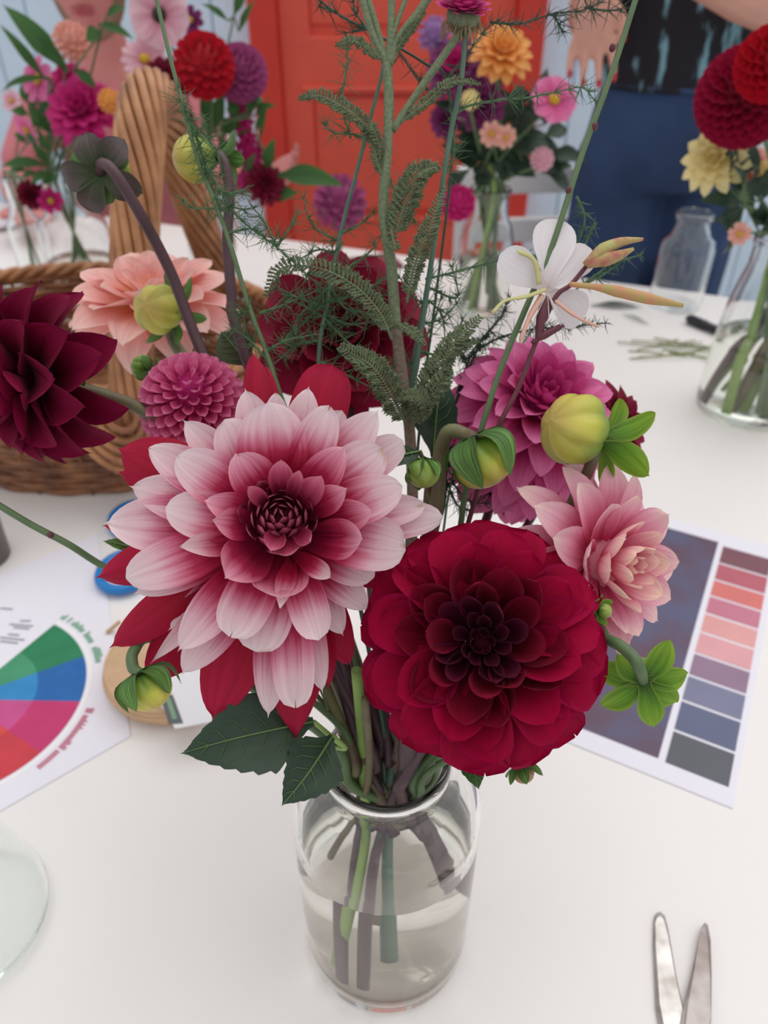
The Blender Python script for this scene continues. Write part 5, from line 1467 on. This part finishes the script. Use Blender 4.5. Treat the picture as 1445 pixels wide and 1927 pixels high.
def scatter(x0, y0, x1, y1, n, seed, l=60, w_=34):
    r = random.Random(seed)
    cx_, cy_ = (x0 + x1) / 2, y1
    out = []
    for _ in range(n):
        bx, by = r.uniform(x0, x1), r.uniform(y0, y1)
        a = math.atan2(by - cy_, bx - cx_) + r.uniform(-0.9, 0.9)
        out.append((bx, by, bx + math.cos(a) * l * r.uniform(.7, 1.2), by + math.sin(a) * l * r.uniform(.7, 1.2), w_ * r.uniform(.7, 1.2), r.uniform(-0.03, 0.03)))
    return out
def far_leaf(label, pts, Y, wpx, V, h, rn_, mk='leaf_mid', nleaf=0, name='leaf_sprig'):
    FK[0] += 1
    rt = vase_route(V, h, rn_, FK[0])
    root = thing(name, label, 'leaf', rt[-1])
    for q in pts:
        B, T = PY(q[0], q[1], Y), PY(q[2], q[3], Y + (q[5] if len(q) > 5 else 0))
        t = (B - CAM).dot(_F)
        ww = (q[4] if len(q) > 4 and q[4] else wpx)
        petal_obj('leaf', root, M[mk], B, T, Vector((0.1, -0.75, 0.6)), ww * t / FPX, cup=0.5, bend=0.1, curl=-0.08, tip='acute', base=0.15, vm=0.4, nu=4, nv=10, seed=FK[0])
    B = PY(pts[0][0], pts[0][1], Y)
    stem_part(root, [B] + rt, 0.0016, 0.002, M['stem_green'])
    for q in pts[1:]:
        a_, b_ = B, PY(q[0], q[1], Y)
        if (a_ - b_).length > 0.004:
            stem_part(root, [a_, b_], 0.0014, 0.0014, M['stem_green'], name='leaf_stalk')
    return root
far_leaf('large long green leaf at the top left corner', [(120, 130, 8, 8, 42), (125, 135, 55, 50, 26), (130, 135, 70, 70, 20)], 1.3, 40, *VL)
far_leaf('green leaves arching left under the large leaf', [(92, 145, 0, 168, 16), (85, 150, 0, 45, 20)], 1.32, 18, *VL)
far_leaf('green strap leaves in front of the seated person', [(190, 60, 160, 75, 34), (185, 45, 250, 70, 20), (200, 30, 235, 12, 18), (140, 130, 182, 165, 22)], 1.3, 22, *VL)
far_leaf('green leaves of the far left bouquet behind the purplish bud', [(100, 250, 60, 200, 26), (105, 245, 135, 235, 24), (90, 310, 0, 310, 22), (95, 310, 60, 270, 20), (80, 345, 110, 330, 22), (85, 200, 100, 160, 18)] + scatter(40, 180, 190, 330, 20, 8, 40, 18), 1.36, 22, *VL)
far_leaf('pale green leaves behind the yellow bud', [(400, 240, 378, 180, 30), (405, 240, 420, 175, 30), (420, 250, 448, 225, 34), (410, 260, 440, 300, 26)] + scatter(340, 200, 480, 340, 16, 9, 40, 22), 1.34, 26, *VH)
far_leaf('long green leaf lying across the red door to the left', [(520, 330, 645, 345, 44), (500, 320, 515, 260, 26), (510, 370, 560, 362, 34), (488, 270, 505, 180, 10), (480, 250, 500, 200, 10)], 1.35, 30, *VH)
far_leaf('dark green leaves at the top behind the mauve flower', [(440, 30, 470, -30, 20), (450, 60, 478, 0, 14), (430, 40, 380, 5, 14)], 1.40, 18, *VH)
far_leaf('dark leaves filling the right of the middle bouquet', [(960, 250, 1010, 200, 60), (950, 280, 1040, 260, 56), (940, 300, 1010, 330, 50), (930, 280, 960, 340, 46), (990, 270, 1060, 300, 46), (985, 310, 1070, 330, 30), (950, 230, 985, 160, 50), (1000, 220, 1030, 130, 40)] + scatter(900, 200, 1050, 330, 26, 3), 1.33, 50, *VM, mk='leaf')
far_leaf('mid-green leaves filling the left of the middle bouquet', [(900, 280, 870, 220, 46), (900, 300, 865, 300, 46), (905, 250, 920, 190, 42), (890, 320, 925, 330, 46), (880, 230, 850, 180, 26), (910, 310, 905, 360, 40)] + scatter(860, 210, 950, 320, 18, 4), 1.33, 46, *VM, mk='leaf')
far_leaf('green leaves of the right bouquet under the cream dahlia', [(1400, 380, 1320, 375, 40), (1405, 370, 1440, 330, 40), (1400, 390, 1350, 420, 36), (1410, 400, 1445, 420, 40), (1395, 350, 1370, 330, 40), (1400, 330, 1420, 270, 40)] + scatter(1365, 300, 1450, 450, 22, 6, 44, 26), 0.97, 40, *VR, mk='leaf')
RSL = ['nearest light green stem', 'nearest mid-green stem', 'right-hand light green stem', 'olive-brown middle stem', 'light green stem farther back', 'purple-brown leftmost stem', 'rearmost light green stem']
MSL = ['light green leftmost stem', 'mid-green stem just right of centre', 'purple-brown stem', 'olive-brown stem left of centre', 'light green rightmost stem']
for k, (mk, dx) in enumerate((('stem_lime', -0.02), ('stem_green', 0.01), ('stem_lime', 0.02), ('stem_olive', -0.01), ('stem_lime', 0.0), ('stem_purple', -0.03), ('stem_lime', 0.03))):
    o = MB(); rt = vase_route(RV, 0.245, 0.03, k * 3 + 1); b0 = rt[0] + Vector((dx * 0.5, 0.0, 0.02))
    tube(o, catmull([b0] + rt[:2] + [RV + Vector((dx * 1.6, -0.02 + 0.006 * k, 0.012))], 6), 0.0062, 8)
    solo(o.build('flower_stem', M[mk]), RSL[k] + ' in the tall bottle vase at the right edge', 'stem', 'cut stems in the right vase')
for k, (mk, dx) in enumerate((('stem_lime', -0.02), ('stem_green', 0.01), ('stem_purple', 0.015), ('stem_olive', -0.01), ('stem_lime', 0.02))):
    o = MB(); rt = vase_route(MV, 0.214, 0.02, k * 3 + 2); b0 = rt[0] + Vector((dx * 0.5, 0.0, 0.03))
    tube(o, catmull([b0] + rt[:2] + [MV + Vector((dx, -0.015 + 0.006 * k, 0.012))], 6), 0.004, 8)
    solo(o.build('flower_stem', M[mk]), MSL[k] + ' in the vase in front of the red door', 'stem', 'cut stems in the middle vase')

# ------------------------------------------------------------------ small things on the table
mk_m = plain('black_marker', S(28, 28, 32), 0.4)
a_, b_ = PT(1292, 598, 0.009), PT(1420, 650, 0.009)
o = MB(); tube(o, [a_, a_.lerp(b_, 0.05), a_.lerp(b_, 0.3), a_.lerp(b_, 0.32), b_], [0.004, 0.0085, 0.0085, 0.0075, 0.0075], 12)
solo(o.build('marker_pen', mk_m), 'black marker pen lying left of the right bottle vase', 'pen')
r5 = random.Random(5)
for k in range(16):
    c = PT(1215 + r5.random() * 110, 642 + r5.random() * 30, 0.002 + 0.0022 * (k % 3))
    an = r5.uniform(-0.5, 0.5); l = r5.uniform(0.018, 0.05)
    d = Vector((math.cos(an), math.sin(an), 0)) * l
    o = MB(); tube(o, [c - d, c + Vector((0, 0, 0.001)), c + d], 0.0013, 5)
    solo(o.build('stem_clipping', plain('clipping_green', S(150, 156, 116), 0.7) if k == 0 else bpy.data.materials['clipping_green']), 'thin pale green stem clipping in the heap left of the right vase', 'clipping', 'stem clippings on the table')
for k, (x0, y0, x1, y1, lab) in enumerate(((1112, 575, 1205, 578, 'dark green cut leaf lying behind the white flower'), (1170, 590, 1222, 612, 'thin pale cut leaf lying right of the white flower'))):
    vs, fs, uvs = petal_geo((PT(x1, y1) - PT(x0, y0)).length, 0.02 if k == 0 else 0.007, cup=0.4, bend=0.05, tip='acute', base=0.2, vm=0.45)
    o = place('cut_leaf', MB().add(vs, fs, uvs).mesh('cut_leaf', M['leaf'] if k == 0 else M['sepal']), None, frame(PT(x0, y0, 0.002), PT(x1, y1, 0.002), Vector((0, 0, 1))))
    tag(o, lab, 'leaf')
fold = thing('folder', 'dark red-brown folder lying at the far table edge below the red door', 'folder', PT(690, 488))
flat('cover', [PT(640, 492), PT(735, 480), PT(760, 505), PT(610, 520)], 0.006, plain('dark_red_card', S(112, 58, 56), 0.6), fold, 0.005)
pl = PT(-8, 425)
mb = MB(); lathe(mb, [(0.0, 0.002), (0.04, 0.002), (0.065, 0.012), (0.066, 0.014), (0.04, 0.006), (0.0, 0.005)], 32, shifted(pl)); solo(mb.build('saucer', plain('white_china', S(232, 228, 234), 0.25)), 'white saucer at the far left of the table', 'plate')

# ------------------------------------------------------------------ chairs
white_p = plain('white_chair_paint', S(232, 230, 230), 0.45, noise=0.04)
def chair(label, x, y, rz, mat, h=0.84):
    root = thing('chair', label, 'chair', (x, y, 0))
    R_ = Matrix.Rotation(rz, 3, 'Z')
    def part(name, c, s):
        v = R_ @ Vector(c)
        b = MB(); box(b, (x + v.x, y + v.y, c[2]), s, R_)
        o = b.build(name, mat, root, smooth=False)
        bv = o.modifiers.new('bevel', 'BEVEL'); bv.width = 0.005; bv.segments = 2
    part('seat', (0, 0, 0.445), (0.42, 0.42, 0.03))
    for sx in (-1, 1):
        part('leg', (0.18 * sx, -0.18, 0.215), (0.04, 0.04, 0.43))
        part('leg', (0.18 * sx, 0.19, 0.215), (0.04, 0.04, 0.43))
        part('back_post', (0.18 * sx, 0.195, 0.46 + (h - 0.46) / 2), (0.04, 0.035, h - 0.46))
    for zz in (h - 0.035, h - 0.155, h - 0.275): part('back_rail', (0, 0.195, zz), (0.36, 0.022, 0.06))
    return root
chair('white wooden chair with horizontal back rails between the door and the blue jeans', 0.36, 2.22, PI + 0.1, white_p)
chair('white chair under the seated person at the top left', -0.66, 2.32, 0.0, white_p)

# ------------------------------------------------------------------ people
def remesh(mb, name, mat, parent, vox=0.008, smooth_it=6):
    me = mb.mesh('tmp', mat)
    o = bpy.data.objects.new('tmp', me); col.objects.link(o)
    m = o.modifiers.new('r', 'REMESH'); m.mode = 'VOXEL'; m.voxel_size = vox; m.use_smooth_shade = True
    s = o.modifiers.new('s', 'SMOOTH'); s.iterations = smooth_it; s.factor = 0.5
    dg = bpy.context.evaluated_depsgraph_get()
    ev = o.evaluated_get(dg)
    out = bpy.data.meshes.new_from_object(ev)
    out.name = name
    out.materials.clear(); out.materials.append(mat)
    for p in out.polygons: p.use_smooth = True
    bpy.data.objects.remove(o)
    return place(name, out, parent)
def loft(mb, secs, n=20):
    """closed loft of ellipses (centre, rx, ry) stacked upwards"""
    vs, fs = [], []
    for c, rx, ry in secs:
        for k in range(n):
            th = 2 * PI * k / n
            vs.append(Vector((c[0] + rx * math.cos(th), c[1] + ry * math.sin(th), c[2])))
    for i in range(len(secs) - 1):
        for k in range(n):
            k2 = (k + 1) % n
            fs.append((i * n + k, i * n + k2, (i + 1) * n + k2, (i + 1) * n + k))
    fs.append(tuple(range(n - 1, -1, -1))); fs.append(tuple(range((len(secs) - 1) * n, len(secs) * n)))
    mb.add(vs, fs)
def limb(mb, pts, rs, sides=12):
    path = catmull(pts, 6)
    n = len(path)
    out = []
    for i in range(n):
        x = i / (n - 1) * (len(rs) - 1); k = min(len(rs) - 2, int(x)); f = x - k
        out.append(rs[k] * (1 - f) + rs[k + 1] * f)
    tube(mb, path, out, sides)
    ball(mb, path[0], out[0]); ball(mb, path[-1], out[-1])
def hand(mb, wrist, palm_dir, side, curl, spread=0.018, L=0.075, down=None):
    """palm with four unequal fingers and a thumb leaving its side"""
    pd = palm_dir.normalized()
    sd = (side - pd * side.dot(pd)).normalized()
    nn = pd.cross(sd)
    pc_ = wrist + pd * 0.045
    limb(mb, [wrist, pc_ - sd * 0.012, wrist + pd * 0.085 - sd * 0.022], [0.024, 0.022, 0.013], 10)
    limb(mb, [wrist, pc_ + sd * 0.012, wrist + pd * 0.085 + sd * 0.022], [0.024, 0.022, 0.013], 10)
    limb(mb, [wrist, pc_, wrist + pd * 0.088], [0.024, 0.022, 0.014], 10)
    tips = []
    for k, (o, l) in enumerate(((-1.5, 0.88), (-0.5, 1.0), (0.5, 0.94), (1.5, 0.72))):
        k0 = wrist + pd * 0.085 + sd * o * spread
        d1 = (pd + nn * curl * 0.4 + sd * o * 0.14).normalized()
        k1 = k0 + d1 * L * l * 0.42
        d2 = (pd + nn * curl * 1.1 + sd * o * 0.1).normalized()
        k2 = k1 + d2 * L * l * 0.33
        d3 = (pd * 0.8 + nn * curl * 1.6).normalized()
        k3 = k2 + d3 * L * l * 0.25
        limb(mb, [k0, k1, k2, k3], [0.0092, 0.0084, 0.0076, 0.0062], 8)
        tips.append((k2, k3))
    t0 = wrist + pd * 0.025 - sd * 0.025
    t1 = t0 - sd * 0.022 + pd * 0.028 + nn * curl * 0.012
    t2 = t1 + pd * 0.03 - sd * 0.004 + nn * curl * 0.018
    limb(mb, [t0, t1, t2], [0.013, 0.0105, 0.008], 8)
    tips.append((t1, t2))
    return tips
def head(mb, c, s=1.0, yaw=0.0):
    """face looks towards -Y"""
    vs, fs = sphere_geo(32, 24)
    R_ = Matrix.Rotation(yaw, 3, 'Z')
    out = []
    for v in vs:
        x, y, z = v.x * 0.074, v.y * 0.095, v.z * 0.115
        if z < -0.02:
            k = (-0.02 - z) / 0.095
            x *= 1 - 0.38 * k
            y = y * (1 - 0.25 * k) - 0.012 * k
        if y < -0.05:
            y -= 0.022 * math.exp(-(x / 0.011) ** 2 - ((z + 0.018) / 0.02) ** 2)       # nose
            y -= 0.010 * math.exp(-(x / 0.010) ** 2 - ((z - 0.005) / 0.022) ** 2)
            y -= 0.007 * math.exp(-(x / 0.02) ** 2 - ((z + 0.054) / 0.012) ** 2)         # lips
            y -= 0.008 * math.exp(-(x / 0.02) ** 2 - ((z + 0.092) / 0.016) ** 2)         # chin
            y += 0.010 * math.exp(-((abs(x) - 0.031) / 0.014) ** 2 - ((z - 0.004) / 0.011) ** 2)   # eye sockets
        out.append(R_ @ (Vector((x, y, z)) * s) + c)
    mb.add(out, fs)
    for sx in (-1, 1): ball(mb, c + R_ @ Vector((sx * 0.073 * s, 0.012 * s, -0.005 * s)), (0.010 * s, 0.018 * s, 0.030 * s))
def head_parts(root, c, s, yaw, hair_c, lip_c, skin):
    R_ = Matrix.Rotation(yaw, 3, 'Z')
    eyew, iris = plain('eye_white', S(225, 222, 220), 0.3), plain('iris', S(70, 60, 50), 0.3)
    for sx in (-1, 1):
        e_ = MB(); ball(e_, c + R_ @ Vector((sx * 0.031 * s, -0.074 * s, 0.004 * s)), (0.0125 * s, 0.012 * s, 0.008 * s)); eo = e_.build('eye', eyew, root)
        e_ = MB(); ball(e_, c + R_ @ Vector((sx * 0.031 * s, -0.0835 * s, 0.004 * s)), 0.0045 * s); e_.build('iris', iris, eo)
    l_ = MB()
    for zz, rr_ in ((-0.0495, 0.0042), (-0.0575, 0.005)):
        tube(l_, catmull([c + R_ @ (Vector((x, y, zz)) * s) for x, y in ((-0.024, -0.082), (-0.010, -0.0925), (0, -0.0945), (0.010, -0.0925), (0.024, -0.082))], 5), [rr_ * 0.4, rr_, rr_, rr_, rr_ * 0.4], 7)
    l_.build('lips', plain('lip_' + root.name, lip_c, 0.5), root)
    h_ = MB()
    vs, fs = sphere_geo(28, 18)
    out = []
    for v in vs:
        k = 1.13
        p = Vector((v.x * 0.074 * k, v.y * 0.095 * k + 0.012, v.z * 0.115 * k + 0.006))
        if v.y < -0.15 and v.z < 0.55:      # pulled back off the face
            p.y = max(p.y, -0.035); p.x *= 0.96
        out.append(c + R_ @ (p * s))
    h_.add(out, fs); h_.build('hair', plain('hair_' + root.name, hair_c, 0.6, noise=0.4, scale=60), root)

skin1 = plain('skin_tone', S(214, 158, 140), 0.5, noise=0.08, scale=14)
denim = plain('blue_denim', S(50, 74, 114), 0.85, noise=0.35, scale=5, c2=S(34, 54, 88))
topm = plain('black_top_teal_pattern', S(20, 18, 28), 0.8)
# teal brush-stroke print on the black cloth
n_, l_ = topm.node_tree.nodes, topm.node_tree.links
tc2 = n_.new('ShaderNodeTexCoord'); mp2 = n_.new('ShaderNodeMapping'); mp2.inputs['Scale'].default_value = (38, 14, 11); mp2.inputs['Rotation'].default_value = (0, 0.35, 0)
nz2 = n_.new('ShaderNodeTexNoise'); nz2.inputs['Scale'].default_value = 1.0; nz2.inputs['Detail'].default_value = 3
l_.new(tc2.outputs['Object'], mp2.inputs[0]); l_.new(mp2.outputs[0], nz2.inputs['Vector'])
cr2 = n_.new('ShaderNodeValToRGB')
cr2.color_ramp.elements[0].position = 0.545; cr2.color_ramp.elements[0].color = S(20, 18, 28)
cr2.color_ramp.elements[1].position = 0.64; cr2.color_ramp.elements[1].color = S(120, 164, 178)
l_.new(nz2.outputs['Fac'], cr2.inputs[0]); l_.new(cr2.outputs[0], n_['Principled BSDF'].inputs['Base Color'])

PX0, PY0 = 0.625, 1.86
person = thing('person', 'person in a black top with teal print and blue jeans standing behind the table', 'person', (PX0, PY0, 0))
body = MB()
loft(body, [((PX0, PY0, 0.90), 0.16, 0.11), ((PX0, PY0, 1.00), 0.155, 0.105), ((PX0, PY0, 1.10), 0.135, 0.095), ((PX0, PY0, 1.25), 0.155, 0.11), ((PX0, PY0, 1.35), 0.165, 0.10), ((PX0, PY0 + .005, 1.41), 0.12, 0.07), ((PX0, PY0 + .01, 1.45), 0.058, 0.056), ((PX0, PY0, 1.53), 0.05, 0.05)])
head(body, Vector((PX0, PY0 - 0.02, 1.60)))
for sx in (-1, 1):
    limb(body, [(PX0 + sx * 0.085, PY0, 0.88), (PX0 + sx * 0.10, PY0 - 0.01, 0.70), (PX0 + sx * 0.12, PY0, 0.47), (PX0 + sx * 0.12, PY0 + 0.02, 0.25), (PX0 + sx * 0.12, PY0 + 0.03, 0.07)], [0.076, 0.074, 0.055, 0.05, 0.036])
    limb(body, [(PX0 + sx * 0.12, PY0 + 0.02, 0.04), (PX0 + sx * 0.13, PY0 - 0.12, 0.03)], [0.035, 0.028])
shL, shR = Vector((PX0 + 0.175, PY0, 1.37)), Vector((PX0 - 0.175, PY0, 1.37))
elL, wrL = PY(1478, 22, 1.68), PY(1225, -95, 1.50)
limb(body, [shL, shL.lerp(elL, 0.5), elL], [0.05, 0.046, 0.042])
limb(body, [elL, elL.lerp(wrL, 0.35), wrL], [0.044, 0.046, 0.029])
tipsL = hand(body, wrL, (wrL - elL), Vector((0, -0.3, 1)), 0.5)
elR, wrR = Vector((PX0 - 0.215, PY0 - 0.03, 1.16)), PY(1120, -28, 1.60)
limb(body, [shR, shR.lerp(elR, 0.5) + Vector((-0.01, 0, 0)), elR], [0.05, 0.046, 0.042])
limb(body, [elR, elR.lerp(wrR, 0.4), wrR], [0.042, 0.042, 0.028])
tipsR = hand(body, wrR, Vector((0.02, -0.16, -0.55)), Vector((-1, 0.2, 0)), -0.2, L=0.068, spread=0.0205)
remesh(body, 'body', skin1, person, 0.0048, 5)
head_parts(person, Vector((PX0, PY0 - 0.02, 1.60)), 1.0, 0.0, S(120, 90, 66), S(180, 96, 92), skin1)
nail = plain('red_nail_polish', S(190, 40, 56), 0.25)
for a_, b_ in tipsR + tipsL:
    d = (b_ - a_).normalized()
    e_ = MB(); ball(e_, b_ + Vector((0, -0.004, 0)) + d * 0.001, (0.0052, 0.0038, 0.0075), 8, 6); e_.build('fingernail', nail, person)
j_ = MB()
loft(j_, [((PX0, PY0, 0.84), 0.175, 0.125), ((PX0, PY0, 0.92), 0.182, 0.128), ((PX0, PY0, 1.0), 0.168, 0.12), ((PX0, PY0, 1.06), 0.152, 0.113)])
for sx in (-1, 1):
    limb(j_, [(PX0 + sx * 0.09, PY0, 0.88), (PX0 + sx * 0.098, PY0 - 0.01, 0.68), (PX0 + sx * 0.11, PY0, 0.45), (PX0 + sx * 0.125, PY0 + 0.02, 0.25), (PX0 + sx * 0.125, PY0 + 0.03, 0.09)], [0.104, 0.100, 0.085, 0.075, 0.066])
remesh(j_, 'jeans', denim, person, 0.009, 4)
for sx in (-1, 1):
    s_ = MB(); ball(s_, (PX0 + sx * 0.128, PY0 - 0.05, 0.042), (0.046, 0.13, 0.042)); s_.build('shoe', plain('dark_shoe_%d' % sx, S(50, 46, 46), 0.6), person)
for zz in (1.055,):
    w_ = MB(); pts = [Vector((PX0 + 0.157 * math.cos(k * PI / 20), PY0 + 0.118 * math.sin(k * PI / 20), 1.045)) for k in range(41)]
    tube(w_, pts, 0.011, 8, cap=False, ell=1.0); w_.build('waistband', denim, person)
b_ = MB(); ball(b_, (PX0 + 0.01, PY0 - 0.130, 1.045), (0.008, 0.004, 0.008)); b_.build('jeans_button', plain('brass', S(190, 130, 70), 0.35, metal=0.8), person)
t_ = MB()
loft(t_, [((PX0, PY0, 1.035), 0.172, 0.132), ((PX0, PY0, 1.09), 0.164, 0.126), ((PX0, PY0, 1.15), 0.158, 0.118), ((PX0, PY0, 1.25), 0.168, 0.125), ((PX0, PY0, 1.34), 0.178, 0.115), ((PX0, PY0 + .005, 1.41), 0.13, 0.08), ((PX0, PY0 + .008, 1.435), 0.075, 0.065)])
for sh, el in ((shL, elL), (shR, elR)):
    limb(t_, [sh, sh.lerp(el, 0.3), sh.lerp(el, 0.5)], [0.06, 0.058, 0.056])
remesh(t_, 'top', topm, person, 0.009, 4)

# seated person at the top left
skin2 = plain('ruddy_skin_tone', S(204, 128, 122), 0.5, noise=0.08, scale=14)
rose = plain('rose_blouse', S(206, 120, 128), 0.8, noise=0.15, scale=9)
QX, QY = -0.66, 2.16
seated = thing('person', 'person in a rose blouse seated behind the left bouquet, only the lower face showing', 'person', (QX, QY, 0))
hcq = Vector((QX, QY - 0.10, 1.215))
body = MB()
loft(body, [((QX, QY + .06, 0.47), 0.17, 0.13), ((QX, QY + .05, 0.56), 0.165, 0.12), ((QX, QY + .03, 0.70), 0.14, 0.105), ((QX, QY, 0.86), 0.16, 0.11), ((QX, QY - .02, 0.95), 0.165, 0.10), ((QX, QY - .03, 1.01), 0.12, 0.07), ((QX, QY - .045, 1.05), 0.06, 0.057), ((QX, QY - .075, 1.14), 0.052, 0.052)])
head(body, hcq, 1.0, 0.12)
for sx in (-1, 1):
    kn = Vector((QX + sx * 0.11, QY - 0.40, 0.50))
    limb(body, [(QX + sx * 0.09, QY + 0.04, 0.52), kn], [0.085, 0.06])
    limb(body, [kn, (QX + sx * 0.11, QY - 0.38, 0.28), (QX + sx * 0.11, QY - 0.36, 0.07)], [0.058, 0.052, 0.036])
    limb(body, [(QX + sx * 0.11, QY - 0.36, 0.04), (QX + sx * 0.12, QY - 0.50, 0.03)], [0.035, 0.028])
s1, s2 = Vector((QX + 0.175, QY - .02, 0.97)), Vector((QX - 0.175, QY - .02, 0.97))
e1, w1 = Vector((QX + 0.25, QY - 0.10, 0.80)), PY(520, 330, 1.90)
limb(body, [s1, s1.lerp(e1, 0.5), e1], [0.048, 0.044, 0.04]); limb(body, [e1, e1.lerp(w1, 0.4), w1], [0.041, 0.041, 0.028])
hand(body, w1, (PY(560, 310, 1.80) - w1), Vector((0.4, 0.4, 1)), 0.4)
e2, w2 = Vector((QX - 0.26, QY - 0.12, 0.80)), Vector((QX - 0.16, QY - 0.34, 0.80))
limb(body, [s2, s2.lerp(e2, 0.5), e2], [0.048, 0.044, 0.04]); limb(body, [e2, e2.lerp(w2, 0.4), w2], [0.041, 0.041, 0.028])
hand(body, w2, Vector((0.4, -0.8, -0.08)), Vector((0.7, 0.4, 0)), 0.3)
remesh(body, 'body', skin2, seated, 0.006, 5)
head_parts(seated, hcq, 1.0, 0.12, S(150, 120, 96), S(168, 70, 82), skin2)
t_ = MB()
loft(t_, [((QX, QY + .06, 0.475), 0.185, 0.145), ((QX, QY + .05, 0.58), 0.175, 0.13), ((QX, QY + .03, 0.70), 0.152, 0.117), ((QX, QY, 0.86), 0.172, 0.122), ((QX, QY - .02, 0.95), 0.178, 0.112), ((QX, QY - .028, 1.0), 0.13, 0.08), ((QX, QY - .035, 1.02), 0.085, 0.065)])
for sh, el in ((s1, e1), (s2, e2)): limb(t_, [sh, sh.lerp(el, 0.4), sh.lerp(el, 0.75)], [0.058, 0.056, 0.054])
remesh(t_, 'blouse', rose, seated, 0.009, 4)
t_ = MB()
for sx in (-1, 1):
    kn = Vector((QX + sx * 0.11, QY - 0.40, 0.50))
    limb(t_, [(QX + sx * 0.08, QY + 0.04, 0.525), kn], [0.10, 0.072]); limb(t_, [kn, (QX + sx * 0.11, QY - 0.38, 0.28), (QX + sx * 0.11, QY - 0.36, 0.10)], [0.07, 0.066, 0.06])
remesh(t_, 'trousers', plain('grey_trousers', S(90, 90, 98), 0.85), seated, 0.009, 4)
